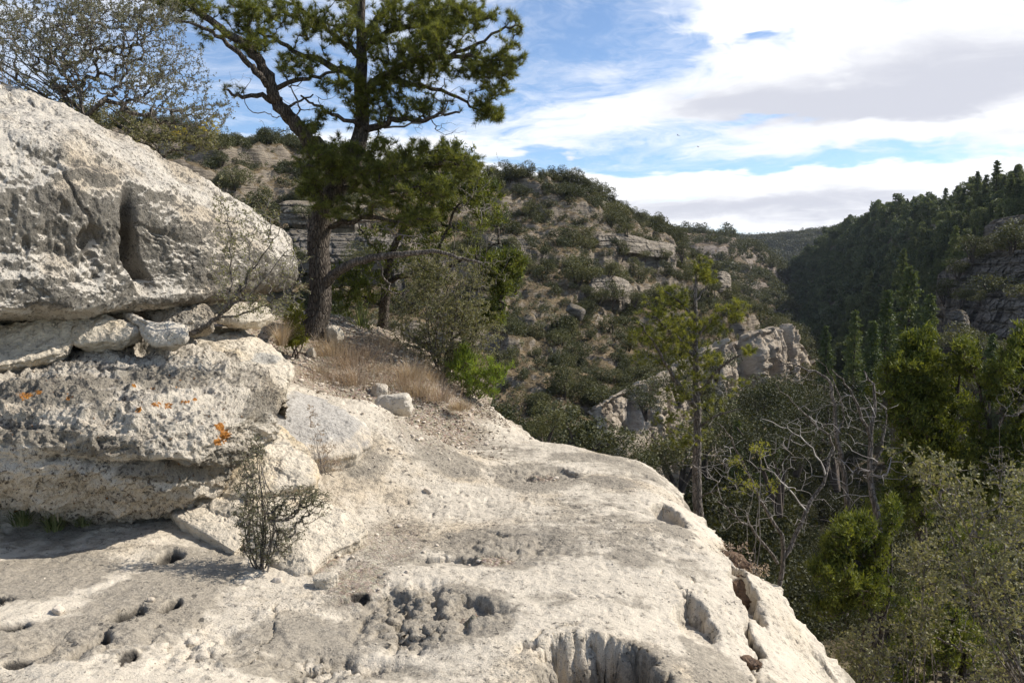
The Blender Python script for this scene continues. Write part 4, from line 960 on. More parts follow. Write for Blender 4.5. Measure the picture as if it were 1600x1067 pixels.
def conifer_proto(seed, h, w_, nleaf, leaf):
    rs = np.random.RandomState(seed)
    tiers = int(h * 1.9); P_, D_ = [], []
    tp = [tube([[0, 0, -.5], [0.1, 0, h * .5], [0, 0, h]], [h * .018, h * .012, .02], 5)]
    nb = tiers * 6
    zb = h * (.14 + .84 * (np.arange(nb) + rs.rand(nb)) / nb); a = rs.rand(nb) * 6.283
    L = w_ * .5 * (1 - zb / h) ** .75 * rs.uniform(.45, 1.1, nb) + .12
    per = max(4, nleaf // nb)
    for z, an, l in zip(zb, a, L):
        t = rs.rand(per) ** .7
        d = np.array([math.cos(an), math.sin(an), 0])
        c = np.array([0, 0, z]) + d * (t * l)[:, None] + np.array([0, 0, 1]) * (l * (.12 * t - .30 * t * t))[:, None] + rs.randn(per, 3) * [.10 * l + .06, .10 * l + .06, .05 * l + .04]
        P_.append(c); D_.append(d + rs.randn(per, 3) * .7)
    C = np.vstack(P_); D = np.vstack(D_)
    v, f = leaf_tris(C, D, leaf * rs.uniform(.7, 1.4, len(C)), leaf * .6, rs)
    return (v, f, np.repeat(rs.rand(len(C)), 3)), merge(tp)
def onemesh(name, fol, wood, fm, wm):
    (v, f, var), (wv, wf) = fol, wood
    F = [f] + [x + len(v) for x in wf]
    mi = np.concatenate([np.zeros(len(f))] + [np.ones(len(x)) for x in wf])
    o = build(name, np.vstack([v, wv]), F, [fm, wm], attrs={'var': np.r_[var, np.zeros(len(wv))]}, smooth=False, mi=mi)
    return o
PROTO = {}
def protos(kind, lst, fm):
    out = []
    for fol, wood in lst:
        o = onemesh(kind, fol, wood, fm, M['hill_bark']); COL.objects.unlink(o); out.append((o, fol, wood))
    PROTO[kind] = out
protos('hillside_juniper', [bush_proto(i, 1, 1.15, 2400, .050, lobes=6 + i % 4) for i in range(6)], M['hill_tree'])
def ponderosa(seed):
    (v, f, var), wd_ = bush_proto(seed, 6.6, 3.6, 3000, .34, lobes=11); v = v + np.array([0, 0, 3.2])
    return (v, f, var), merge([tube([[0, 0, -.5], [.1, .1, 5], [0, 0, 8.5]], [.17, .12, .04], 5)])
protos('canyon_conifer', [conifer_proto(20 + i, 10, 4.0 + (i % 3) * .5, 3600, .30) for i in range(5)] + [ponderosa(28), ponderosa(29)], M['conifer'])
protos('canyon_oak', [bush_proto(40 + i, 1, 1.0, 9000, .021, lobes=11) for i in range(4)], M['oak'])

def on_sheet(name, n, rs, umin=0, umax=1, vmin=0, vmax=1):
    V, N = SHEETS[name]; nu, nv = V.shape[:2]; N = N.reshape(nu, nv, 3)
    # area-weighted picks
    a = np.linalg.norm(np.cross(V[1:, :-1] - V[:-1, :-1], V[:-1, 1:] - V[:-1, :-1]), axis=2)
    u = np.arange(nu - 1) / nu; v = np.arange(nv - 1) / nv
    a = a * ((u >= umin) & (u <= umax))[:, None] * ((v >= vmin) & (v <= vmax))[None]
    i = rs.choice(a.size, n, p=(a / a.sum()).ravel())
    iu, iv = np.unravel_index(i, a.shape)
    return V[iu, iv], np.abs(N[iu, iv][:, 2])
def occluded(p):
    """behind the boulders, the ledge or the big pine's own mass: kept out of the individuals"""
    px, py, f = project(p)
    bx = np.array([-500, 0, 110, 250, 370, 440, 460, 520, 640, 760, 860, 940, 1040, 1100, 1180, 1270, 1340, 1400])
    by = np.array([60, 141, 168, 236, 312, 372, 520, 500, 520, 590, 660, 690, 700, 780, 880, 960, 1060, 1080])
    return (py > np.interp(px, bx, by)) | (px < -10) | (px > 1610) | (py < -10) | (py > 1075)
def plant(kind, pts, hts, labels, cat, group, rs, nmax, sx=1.0, first=True, base=1.0, stuffname=None):
    """largest on screen -> individuals; rest -> one stuff object"""
    px, py, f = project(pts)
    size = hts / np.maximum(f, 1)
    vis = ~occluded(pts) & (f > 1)
    order = np.argsort(-(size + vis * 100))
    ind = [i for i in order if vis[i]][:nmax]
    rest = np.setdiff1d(np.arange(len(pts)), ind); rest = rest[(px[rest] > -350) & (px[rest] < 2000) & (f[rest] > 1)]
    pr = PROTO[kind]
    for i in ind:
        o = pr[rs.randint(len(pr))][0].copy(); COL.objects.link(o)
        o.location = pts[i] - [0, 0, .1 * hts[i]]; s = hts[i] / base; k = rs.uniform(.85, 1.2) * sx
        o.scale = (s * k, s * k, s); o.rotation_euler = (0, 0, rs.rand() * 6.283)
        tag(o, labels(px[i], py[i], pts[i]) if callable(labels) else labels, cat, group)
    if len(rest) and stuffname:
        Vs, Fs, vr, mi, off = [], {3: [], 4: []}, [], [], 0
        wh = rs.randint(0, len(pr), len(rest)); thin = {'right_hillside_forest': .16, 'far_hill_woods': .022, 'hillside_vegetation': .24, 'far_spur_woods': .16, 'canyon_floor_woods': .2}[stuffname]; gr = (.85 / thin) ** .5 * .95
        for k in range(len(pr)):
            I = rest[wh == k]
            if not len(I): continue
            v, fc, var = pr[k][1]; m = int(len(fc) * thin); v = v[:m * 3]; fc = fc[:m]; var = var[:m * 3]
            c3 = v.reshape(-1, 3, 3).mean(1, keepdims=True); v = ((v.reshape(-1, 3, 3) - c3) * gr + c3).reshape(-1, 3)
            a = rs.rand(len(I)) * 6.283; s = hts[I] / base; w2 = s * rs.uniform(.85, 1.2, len(I)) * sx
            X = (v[None, :, 0] * np.cos(a)[:, None] - v[None, :, 1] * np.sin(a)[:, None]) * w2[:, None] + pts[I, 0][:, None]
            Y_ = (v[None, :, 0] * np.sin(a)[:, None] + v[None, :, 1] * np.cos(a)[:, None]) * w2[:, None] + pts[I, 1][:, None]
            Z_ = v[None, :, 2] * s[:, None] + pts[I, 2][:, None] - .1 * hts[I][:, None]
            Vs.append(np.stack([X, Y_, Z_], 2).reshape(-1, 3).astype(np.float32))
            Fs[3].append((fc[None] + (np.arange(len(I)) * len(v))[:, None, None] + off).reshape(-1, 3)); off += len(v) * len(I)
            vr.append((np.clip(var[None] * .6 + rs.rand(len(I))[:, None] * .4, 0, 1)).ravel())
        tag(build(stuffname, np.vstack(Vs), [np.vstack(Fs[3])], pr[0][0].data.materials[0], attrs={'var': np.concatenate(vr)}, smooth=False), kind='stuff')
rs = np.random.RandomState(77)
# sunlit left slope: scattered junipers and pinyons
p, nz = on_sheet('left_hillside', 11000, rs, vmin=.02, vmax=.90)
px, py, f = project(p)
dens = .60 + .4 * (px < 640) * (py < 330) + .3 * (px > 760) * (py < 420) + .35 * sstep(-.1, .3, fbm(p, .045, 3)) + .9 * sstep(560, 640, py) * (px < 1000) + .5 * sstep(.74, .84, py * 0 + np.where(py < 300, 1, 0)) + .35 * sstep(930, 1060, px)
dens *= sstep(.45, .75, nz) * .9 + .1
dens *= np.where((px > 1120) & (py > 470) & (py < 530), .35, 1)
k = rs.rand(len(p)) < dens * .62
p = p[k]; h = np.clip(np.exp(rs.randn(len(p)) * .45) * 1.4, .55, 3.8)
def lab_left(px, py, p):
    if px < 470: return 'dark juniper on the upper slope between the boulder and the big pine'
    if py < 330: return 'dark juniper bush on the sunlit slope close to the skyline'
    if px > 1040: return 'small dark juniper on the far nose of the sunlit slope'
    if py > 560: return 'dark bushy tree low on the sunlit slope near the ledge skyline'
    if px < 800: return 'juniper bush on the sunlit slope seen past the big pine'
    return 'rounded dark juniper dotting the middle of the sunlit slope'
plant('hillside_juniper', p, h, lab_left, 'tree', 'junipers dotting the sunlit slope', rs, 300, 1.05, stuffname='hillside_vegetation')
# skyline row
T_ = []
for px_ in np.arange(770, 1075, 13):
    V_, N_ = SHEETS['left_hillside']
    q = V_.reshape(-1, 3); a, b, f = project(q); m = (np.abs(a - px_ - rs.randn() * 4) < 2.5) & (f < 195) & (f > 120)
    if m.any():
        j = np.argmin(np.where(m, b, 1e9)); T_.append(q[j])
T_ = np.array(T_)
for i, q in enumerate(T_):
    o = PROTO['hillside_juniper'][i % 6][0].copy(); COL.objects.link(o); s = rs.uniform(1.8, 3.6)
    o.location = q - [0, 0, .2 * s]; o.scale = (s * 1.1, s * 1.1, s); o.rotation_euler = (0, 0, rs.rand() * 6)
    tag(o, 'juniper standing against the sky on the rim of the sunlit slope', 'tree', 'junipers on the sunlit rim')
# bushes rooted along the foot and ends of the pale outcrops
for k, (a, b_, d) in enumerate([(918, 398, 135), (945, 402, 136), (972, 398, 139), (1008, 402, 143), (1040, 404, 149), (1066, 400, 156), (912, 462, 115), (934, 470, 116), (957, 468, 118), (992, 470, 121), (760, 402, 121), (800, 404, 122), (845, 402, 126), (1112, 452, 164), (1148, 455, 166), (800, 310, 147), (858, 320, 150), (905, 328, 155), (450, 410, 93), (560, 412, 93), (620, 408, 96), (480, 342, 105), (545, 344, 106), (980, 366, 142), (950, 430, 122)]):
    o = PROTO['hillside_juniper'][k % 6][0].copy(); COL.objects.link(o); s = 1.5 + (k * 37 % 11) * .12
    o.location = P(a, b_ + 2, d) - [0, 0, .1]; o.scale = (s * 1.15, s * 1.15, s); o.rotation_euler = (0, 0, k)
    tag(o, 'dark bush rooted against one of the pale outcrops of the sunlit slope', 'bush', 'bushes at the pale outcrops')
# low brush and tufts on the left hill
p, nz = on_sheet('left_hillside', 15000, rs, vmin=.05, vmax=.9)
p = p[nz > .55]
V0, F0 = [], []
v, fc, var = bush_proto(90, 1, 1.3, 60, .22, lobes=3)[0]
s = np.clip(np.exp(rs.randn(len(p)) * .4) * .62, .25, 1.4); a = rs.rand(len(p)) * 6.283
X_ = (v[None, :, 0] * np.cos(a)[:, None] - v[None, :, 1] * np.sin(a)[:, None]) * s[:, None] + p[:, 0][:, None]
Y_ = (v[None, :, 0] * np.sin(a)[:, None] + v[None, :, 1] * np.cos(a)[:, None]) * s[:, None] + p[:, 1][:, None]
Z_ = v[None, :, 2] * s[:, None] + p[:, 2][:, None] - .15 * s[:, None]
tag(build('hillside_brush', np.stack([X_, Y_, Z_], 2).reshape(-1, 3), (fc[None] + (np.arange(len(p)) * len(v))[:, None, None]).reshape(-1, 3), M['brown_leaf'],
    attrs={'var': np.repeat(rs.rand(len(p)), len(v))}, smooth=False), kind='stuff')
# far spur and far hill: one wooded mass each
p, nz = on_sheet('far_spur', 3800, rs, vmin=.05, vmax=.85); px, py, f = project(p)
k = (px > 930) & (rs.rand(len(p)) < .5 + .5 * sstep(1180, 1230, px)); p = p[k]
plant('hillside_juniper', p, np.clip(np.exp(rs.randn(len(p)) * .3) * 3.8, 2, 8), 'x', 'tree', 'x', rs, 0, 1.15, stuffname='far_spur_woods')
p, nz = on_sheet('far_hill', 9000, rs, vmin=.2, vmax=.85); px, py, f = project(p); p = p[(px > 1050) & (px < 1500)]
plant('canyon_oak', p, np.clip(np.exp(rs.randn(len(p)) * .25) * 11, 6, 16), 'x', 'tree', 'x', rs, 0, 1.2, stuffname='far_hill_woods')
# shaded right slope: conifer forest
p, nz = on_sheet('right_hillside', 7000, rs, vmin=.03, vmax=.92)
px, py, f = project(p)
k = (rs.rand(len(p)) < np.clip(f / 230, .35, 1)) & ~((px > 1478) & (py > 395) & (py < 535) & (f < 150)) & ~((px > 1540) & (py > 335) & (py < 380) & (f < 150))
p = p[k]; h = np.clip(np.exp(rs.randn(len(p)) * .28) * 8.2, 4, 13.5)
px, py, f = project(p); h = np.where(f < 130, h * .62, h * .88)
def lab_right(px, py, p):
    d = p[1]
    if d > 330: return 'tiny dark conifer on the far end of the shaded slope'
    if px > 1470 and py > 380: return 'dark conifer beside the bedded cliffs on the shaded slope'
    if py < 390: return 'dark conifer near the ridge line of the shaded slope'
    if py > 560: return 'dark conifer low on the shaded slope above the canyon floor'
    return 'dark conifer in the middle of the shaded slope'
plant('canyon_conifer', p, h, lab_right, 'conifer', 'conifers on the shaded slope', rs, 270, 1.0, base=10., stuffname='right_hillside_forest')
V_, N_ = SHEETS['right_hillside']; q = V_.reshape(-1, 3); a, b, f = project(q)
for i, px_ in enumerate(np.arange(1310, 1600, 12)):
    m = (np.abs(a - px_ - rs.randn() * 4) < 2.5) & (f > 150)
    if not m.any(): continue
    j = np.argmin(np.where(m, b, 1e9))
    o = PROTO['canyon_conifer'][i % 5][0].copy(); COL.objects.link(o)
    s = rs.uniform(.45, 1.0) * (.75 + .35 * (i % 4 == 1)); o.location = q[j] - [0, 0, .3]; o.scale = (s, s, s); o.rotation_euler = (0, 0, i)
    tag(o, 'conifer spire silhouetted against the clouds on the right ridge', 'conifer', 'conifers on the right skyline')

def part_tree(kind, name, p, h, sx, label, cat, rs, group=None, base=10., k=None, fm=None):
    pr = PROTO[kind]; k = rs.randint(len(pr)) if k is None else k
    o_, fol, wood = pr[k]
    r = root(name, tuple(p), label, cat, group); r.rotation_euler = (0, 0, rs.rand() * 6.28)
    key = (kind, k, fm.name if fm else '')
    if key not in PM:
        a_ = build('crown', fol[0], fol[1], fm or o_.data.materials[0], attrs={'var': fol[2]}, smooth=False); b_ = build('trunk', wood[0], wood[1], M['hill_bark'])
        PM[key] = (a_.data, b_.data); bpy.data.objects.remove(a_); bpy.data.objects.remove(b_)
    for nm, me in zip(('crown', 'trunk'), PM[key]):
        c = bpy.data.objects.new(nm, me); COL.objects.link(c); c.parent = r
    s = h / base; r.scale = (s * sx, s * sx, s)
    return r
PM = {}
# tall firs of the canyon bottom that read one by one
for px_, py_, top, d, lb in [
  (1332, 610, 484, 92, 'fir with a pointed crown rising from the canyon bottom, below the dark shaded slope'),
  (1288, 612, 508, 100, 'rounded grey green fir just beyond the end of the fluted buttress'),
  (1415, 590, 415, 105, 'tallest olive green fir on the canyon side, between the shaded slope and the bedded cliffs'),
  (1382, 590, 452, 98, 'olive green fir standing next to the tallest fir'),
  (1448, 600, 458, 95, 'broad fir between the tallest fir and the lower bedded cliff'),
  (1360, 640, 500, 84, 'dark fir in front of the pair of olive firs'),
  (1490, 440, 352, 150, 'pointed bright fir above the bedded cliffs'),
  (1408, 480, 388, 160, 'slim fir on the shaded slope behind the tallest fir'),
  (1545, 640, 520, 75, 'bushy dark fir below the lower bedded cliff'),
  (1590, 640, 560, 70, 'fir at the frame edge below the bedded cliffs'),
  (1205, 770, 640, 68, 'dark fir on the canyon floor below the fluted buttress'),
  (1150, 760, 655, 60, 'short fir beyond the young pine trunk on the canyon floor'),
  ]:
    q = P(px_, py_, d); t = P(px_, top, d)
    part_tree('canyon_conifer', 'fir_tree', q, t[2] - q[2], .95, lb, 'fir tree', rs, k=rs.randint(5), fm=M['fir'])
# oaks and brush of the canyon floor
def zfloor(x, y):
    V_, _ = SHEETS['canyon_floor']; q = V_[::2, ::2].reshape(-1, 3)
    return np.array([q[np.argmin((q[:, 0] - a) ** 2 + (q[:, 1] - b) ** 2), 2] for a, b in zip(x, y)])
n = 560
y = rs.uniform(44, 170, n); x = (rs.uniform(870, 1680, n) - 800) / FPX * y
z = zfloor(x, y); q = np.stack([x, y, z], 1)
V_, _ = SHEETS['left_hillside']; lz = V_[::6, ::6].reshape(-1, 3)
h = np.clip(np.exp(rs.randn(n) * .3) * 4.6, 2.2, 8.5) * np.clip(y / 60, .5, 1)
a, b, f = project(q)
def lab_floor(px, py, p):
    if p[1] < 55: return 'dusky olive oak on the steep slope under the ledge'
    if px < 1180: return 'olive tree on the canyon floor between the cliffs and the ledge'
    if px < 1380: return 'olive tree on the canyon floor beyond the dead branches'
    return 'olive tree on the canyon floor beyond the large junipers'
plant('canyon_oak', q, h, lab_floor, 'oak tree', 'olive oaks on the canyon floor', rs, 240, 1.05, stuffname='canyon_floor_woods')
#@@PART4
# ------------------------------------------------------------------ near vegetation
def jit(pts, amp, rs, n=4):
    """smooth resample of a polyline with a little wobble"""
    q = cr(pts, n * (len(pts) - 1) + 1)
    w = rs.randn(*q.shape) * amp; w[0] = 0; w[-1] *= .5
    return q + w
class Plant:
    def __init__(s, seed, step=.12, r0=.0022, pw=.5, wig=.18, jt=.06):
        s.jt = jt
        s.rs = np.random.RandomState(seed); s.step = step; s.r0 = r0; s.pw = pw; s.wig = wig
        s.pos = np.zeros((60000, 3)); s.n = 0; s.paths = []; s.own = np.zeros(60000, int); s.idx = np.zeros(60000, int); s.bias = np.zeros(60000)
    def add(s, pts, par=None, pk=0, rad=None, bias=0.0):
        k = len(pts); a = s.n; s.pos[a:a + k] = pts; s.own[a:a + k] = len(s.paths); s.idx[a:a + k] = np.arange(k); s.bias[a:a + k] = bias; s.n += k
        s.paths.append(dict(p=np.asarray(pts), par=par, pk=pk, rad=rad)); return len(s.paths) - 1
    def limb(s, pxl, r0, r1, par=None, amp=.01, n=4, bias=0.0):
        """pxl: (px,py,d) points"""
        pts = jit(np.array([P(*c) for c in pxl]), amp, s.rs, n)
        return s.add(pts, par, 0, np.linspace(r0, r1, len(pts)) if not np.ndim(r0) else cr(np.array(r0), len(pts)), bias)
    def limb3(s, pts, r0, r1, par=None, amp=.01, n=4, bias=0.0):
        pts = jit(np.asarray(pts, float), amp, s.rs, n); return s.add(pts, par, 0, np.linspace(r0, r1, len(pts)), bias)
    def grow(s, A, up=.15, order=None):
        A = np.asarray(A); rs = s.rs
        d0 = np.array([np.min(((s.pos[:s.n] - a) ** 2).sum(1)) for a in A]) if order is None else order
        for i in np.argsort(d0):
            a = A[i]
            q = s.pos[:s.n] - a; d = np.sqrt((q ** 2).sum(1)) + s.bias[:s.n] + np.clip(q[:, 2], 0, None) * .5
            j = int(np.argmin(d)); b = s.pos[j].copy(); L = np.linalg.norm(a - b)
            if L < .004: continue
            m = max(2, int(L / s.step) + 1)
            t = np.linspace(0, 1, m + 1)[:, None]
            mid = (a + b) / 2 + np.array([0, 0, -1]) * L * up + rs.randn(3) * L * s.wig
            pts = b * (1 - t) ** 2 + 2 * mid * t * (1 - t) + a * t * t
            pts[1:-1] += rs.randn(m - 1, 3) * s.step * s.jt
            s.add(pts, s.own[j], s.idx[j])
    def radii(s):
        W_ = [np.ones(len(p['p'])) for p in s.paths]
        for k in range(len(s.paths) - 1, -1, -1):
            p = s.paths[k]
            if p['par'] is not None: W_[p['par']][:p['pk'] + 1] += W_[k][0] * (1 if p['rad'] is None else 0)
        for k, p in enumerate(s.paths):
            if p['rad'] is None:
                r = s.r0 * W_[k] ** s.pw; r = r * np.linspace(1.0, .6, len(r))
                p['r'] = np.maximum(r, s.r0 * .6)
            else: p['r'] = p['rad']
    def wood(s, thick=.012, lim=None):
        """(limbs, twigs) as merged tubes"""
        s.radii(); A_, B_ = [], []
        for p in s.paths:
            big = p['r'][0] > thick
            (A_ if big else B_).append(tube(p['p'], p['r'], 9 if p['r'][0] > .04 else (6 if big else 3)))
        return A_, B_
    def tips(s, frac=.5, per=1, skip=0):
        """points on the grown twigs with their direction"""
        C, D = [], []
        for p in s.paths[skip:]:
            if p['rad'] is not None: continue
            q = p['p']; m = len(q)
            k0 = int(m * (1 - frac)) if m > 2 else 1
            for k in range(max(1, k0), m):
                for _ in range(per):
                    t = s.rs.rand(); C.append(q[k - 1] * (1 - t) + q[k] * t); D.append(q[k] - q[k - 1])
        return np.array(C), nrm(np.array(D))
def bark_rough(V, F, amp, sc=14):
    return V + fbm(V * [1, 1, .35], sc, 3, ridged=True)[:, None] * amp * nrm(fb3(V))
def fb3(V): return np.stack([V[:, 0] * 0 + fbm(V, 4, 1), fbm(V + 7, 4, 1), fbm(V + 13, 4, 1) * .3], 1)
def fol(name, C, D, ln, wd, mat, parent, rs, quad=False, bend=0.0, var=None):
    v, f = leaf_tris(C, D, ln, wd, rs, quad)
    k = 4 if quad else 3
    vr = np.repeat(rs.rand(len(C)) if var is None else var, k)
    return build(name, v, f, mat, parent, {'var': vr}, smooth=False)
def tufts(C, D, K, spread, rs):
    """K directions per centre, fanned round D"""
    C2 = np.repeat(C, K, 0); D2 = nrm(np.repeat(nrm(D), K, 0) + rs.randn(len(C) * K, 3) * spread)
    return C2, D2
def cloud(ells, rs, n, gap=.25):
    """points filling image-placed ellipsoids (px,py,d,rx,ry,rd,weight)"""
    w_ = np.array([e[6] for e in ells], float); k = rs.choice(len(ells), n, p=w_ / w_.sum()); out = []
    for i in k:
        px, py, d, rx, ry, rd, _ = ells[i]; u = nrm(rs.randn(3)) * rs.rand() ** .45
        out.append(P(px + u[0] * rx * 1.1, py + u[1] * ry * 1.1, d + u[2] * rd))
    out = np.array(out); dist = out[:, 1].mean(); g = fbm(out, 26 / max(dist, 3), 2)
    return out[g > np.percentile(g, gap * 100)]
def emit(r, big, small, bark, twigm, names=('trunk', 'twigs')):
    nb = sum(len(f) for _, f in big)
    v, f = merge(big + small); k = sorted({g.shape[1] for g in f}); assert len(f) == 1
    mi = np.ones(len(f[0])); mi[:nb] = 0
    build(names[0], v, f, [bark, twigm], r, mi=mi)

# --- the big pinyon pine -------------------------------------------------------
D0 = 9.0
t = Plant(1, step=.10, r0=.0030, pw=.46, wig=.12, jt=.12)
trunk = t.limb([(484, 540, D0), (489, 515, D0), (500, 470, D0), (500, 425, D0), (497, 378, D0), (506, 335, D0), (526, 292, 9.0), (550, 250, 9.0), (562, 215, 9.0), (566, 180, 9.05), (563, 130, 9.1), (565, 80, 9.15), (563, 30, 9.2), (568, -30, 9.2), (572, -90, 9.2)],
       [.19, .155, .130, .122, .124, .130, .122, .110, .088, .078, .070, .060, .050, .038, .02], 0, amp=.004, bias=.12)
L = [([(528, 290, 9.0), (520, 262, 8.97), (505, 240, 8.95), (478, 212, 8.9), (452, 185, 8.85), (432, 160, 8.8), (424, 130, 8.75), (408, 98, 8.7), (380, 70, 8.65), (345, 45, 8.6), (310, 18, 8.5), (270, -5, 8.5), (220, -30, 8.5)], .105, .018),
     ([(432, 160, 8.8), (400, 148, 8.7), (368, 150, 8.6), (352, 140, 8.55)], .035, .010),
     ([(424, 135, 8.75), (398, 112, 8.6), (380, 90, 8.5), (348, 62, 8.4), (310, 40, 8.4), (270, 30, 8.3)], .04, .010),
     ([(426, 140, 8.75), (460, 128, 8.7), (500, 120, 8.7), (530, 108, 8.6)], .03, .012),
     ([(560, 128, 9.1), (535, 110, 9.1), (505, 98, 9.0), (470, 82, 8.9), (430, 62, 8.9), (400, 48, 8.8)], .05, .012),
     ([(562, 90, 9.1), (530, 62, 9.3), (495, 30, 9.5), (450, 5, 9.6)], .04, .012),
     ([(562, 205, 9.0), (590, 198, 8.9), (620, 186, 8.8), (655, 190, 8.7), (685, 178, 8.6), (720, 176, 8.6)], .045, .010),
     ([(565, 150, 9.1), (590, 125, 9.0), (622, 108, 8.9), (655, 92, 8.8), (700, 88, 8.7), (745, 92, 8.6), (790, 95, 8.5)], .055, .010),
     ([(600, 118, 9.0), (640, 130, 8.9), (690, 142, 8.9), (735, 165, 8.8), (765, 180, 8.8)], .032, .008),
     ([(564, 80, 9.15), (600, 55, 9.1), (650, 38, 9.0), (700, 32, 8.9), (745, 30, 8.9)], .04, .010),
     ([(564, 60, 9.15), (600, 20, 9.2), (640, -10, 9.2), (700, -30, 9.2)], .04, .010),
     ([(566, 20, 9.2), (530, -10, 9.2), (480, -30, 9.2)], .03, .010),
     ([(700, 90, 8.7), (745, 70, 8.7), (790, 45, 8.6), (810, 40, 8.6)], .022, .007),
     ([(545, 262, 9.0), (590, 268, 8.8), (640, 262, 8.6), (690, 255, 8.5), (740, 262, 8.4)], .045, .010),
     ([(530, 290, 9.0), (570, 300, 8.7), (610, 300, 8.5), (650, 292, 8.4)], .035, .010),
     ([(515, 320, 9.0), (500, 300, 8.7), (480, 280, 8.5), (470, 262, 8.4)], .03, .010),
     ([(512, 352, 9.0), (545, 346, 8.8), (585, 340, 8.6), (630, 345, 8.5), (670, 342, 8.5)], .038, .009),
     ([(566, 200, 9.0), (552, 190, 8.8), (520, 180, 8.7), (495, 165, 8.7), (470, 150, 8.6)], .03, .010),
     ([(445, 178, 8.85), (462, 160, 8.9), (490, 148, 9.0)], .02, .008)]
for l, a, b in L: t.limb(l, a, b, par=None, amp=.012)
E = [(620, 110, 8.9, 60, 40, .5, 2.4), (575, 165, 8.9, 40, 40, .4, 1.8), (680, 60, 8.8, 80, 60, .5, 3), (285, 15, 8.5, 50, 30, .4, 3), (330, 55, 8.5, 40, 22, .35, 1.6), (400, 50, 8.8, 40, 30, .3, 1.8), (440, 15, 9.3, 70, 25, .5, 3), (380, 15, 8.8, 40, 25, .4, 1.5), (500, 40, 9.2, 60, 30, .5, 2.6), (470, 100, 8.8, 60, 25, .4, 1.6),
     (395, 70, 8.7, 28, 20, .3, .8), (370, 140, 8.6, 22, 10, .2, .5), (560, 30, 9.1, 66, 50, .7, 5.5), (520, 120, 8.7, 45, 22, .35, 1.2), (640, 60, 8.8, 66, 50, .6, 7), (650, 15, 9.1, 70, 30, .6, 4), (700, 40, 8.9, 55, 38, .5, 4), (735, 20, 9, 50, 22, .4, 1.8),
     (790, 50, 8.6, 26, 30, .3, 2.2), (800, 90, 8.6, 24, 30, .3, 2.2), (760, 100, 8.6, 46, 32, .4, 2.8), (690, 100, 8.7, 66, 34, .4, 3.4), (780, 130, 8.7, 30, 22, .3, 1.5), (765, 180, 8.8, 26, 12, .25, 1.1), (740, 155, 8.8, 36, 20, .3, 1.0),
     (620, 170, 8.8, 50, 22, .4, 1.5), (660, 165, 8.7, 40, 20, .3, .8), (500, 195, 8.7, 30, 25, .35, 1.6), (540, 140, 8.7, 28, 30, .3, 1.2), (600, 135, 8.9, 40, 26, .4, 1.6),
     (500, 255, 8.6, 40, 35, .4, 2.0), (490, 300, 8.5, 30, 30, .35, 1.4), (540, 330, 8.5, 50, 20, .4, 1.6), (560, 270, 8.7, 50, 34, .5, 2.6), (620, 250, 8.6, 60, 34, .5, 3.0), (600, 300, 8.5, 70, 26, .5, 2.6), (680, 240, 8.6, 50, 26, .4, 2.6), (730, 265, 8.5, 34, 22, .4, 1.5),
     (520, 225, 8.8, 40, 26, .4, 2.2), (580, 225, 8.8, 40, 18, .4, 1.8), (640, 340, 8.5, 50, 18, .35, 1.2), (690, 300, 8.5, 30, 20, .4, .9)]
t.grow(cloud(E, t.rs, 4500, .25), up=.12)
r = root('pinyon_pine', tuple(P(489, 528, D0)), 'large gnarled pinyon pine with a leaning forked trunk rooted in the dirt bank', 'pine tree')
big, small = t.wood(.012)
V0, F0 = merge(big); build('trunk', V0, F0, M['pine_bark'], r)
V0, F0 = merge(small); build('twigs', V0, F0, M['dark_twig'], r)
C, D = t.tips(.55, 1)
C = np.vstack([C, C[::2] + t.rs.randn(len(C[::2]), 3) * .02]); D = np.vstack([D, D[::2] + t.rs.randn(len(D[::2]), 3) * .5])
C2, D2 = tufts(C, D + [0, 0, .35], 26, .55, t.rs)
fol('crown', C2 + D2 * .004, D2, t.rs.uniform(.048, .082, len(C2)), .0042, M['needle'], r, t.rs, var=np.repeat(t.rs.rand(len(C)), 26))
# the long dead limb reaching right
d = Plant(2, step=.07, r0=.0016, pw=.5, wig=.2)
d.limb([(505, 444, 9.0), (525, 428, 8.85), (552, 410, 8.7), (590, 402, 8.55), (640, 397, 8.45), (675, 392, 8.4), (715, 402, 8.35), (755, 412, 8.3)], .062, .008, amp=.006)
d.limb([(585, 402, 8.55), (600, 430, 8.5), (612, 455, 8.5), (640, 455, 8.45)], .018, .004)
d.grow(cloud([(600, 440, 8.5, 40, 30, .3, 2), (700, 400, 8.4, 60, 20, .3, 1.5), (620, 470, 8.5, 40, 16, .3, 1)], d.rs, 70))
big, small = d.wood(.005); v, f = merge(big + small); build('dead_limb', v, f, M['grey_bark'], r)
# dead wispy twigs along the underside of the crown
d = Plant(3, step=.06, r0=.0016, pw=.5, wig=.2)
d.limb([(530, 290, 9.0), (548, 250, 9.0), (562, 215, 9.0), (563, 130, 9.1)], .01, .01); d.limb([(432, 165, 8.8), (452, 185, 8.85), (478, 212, 8.9)], .02, .02); d.limb([(515, 352, 8.95), (585, 345, 8.6), (640, 345, 8.5)], .012, .006)
d.limb([(600, 200, 8.9), (655, 192, 8.7), (690, 182, 8.6)], .012, .006)
d.grow(cloud([(440, 200, 8.8, 40, 36, .2, 1.2), (480, 130, 8.8, 60, 50, .4, 2.5), (620, 365, 8.5, 80, 30, .4, 2.5), (690, 200, 8.6, 50, 20, .2, 1), (700, 130, 8.7, 60, 30, .3, 1.5), (395, 130, 8.6, 50, 30, .3, 1)], d.rs, 380))
big, small = d.wood(.005); v, f = merge(big + small); build('dead_twigs', v, f, M['grey_twig'], r)

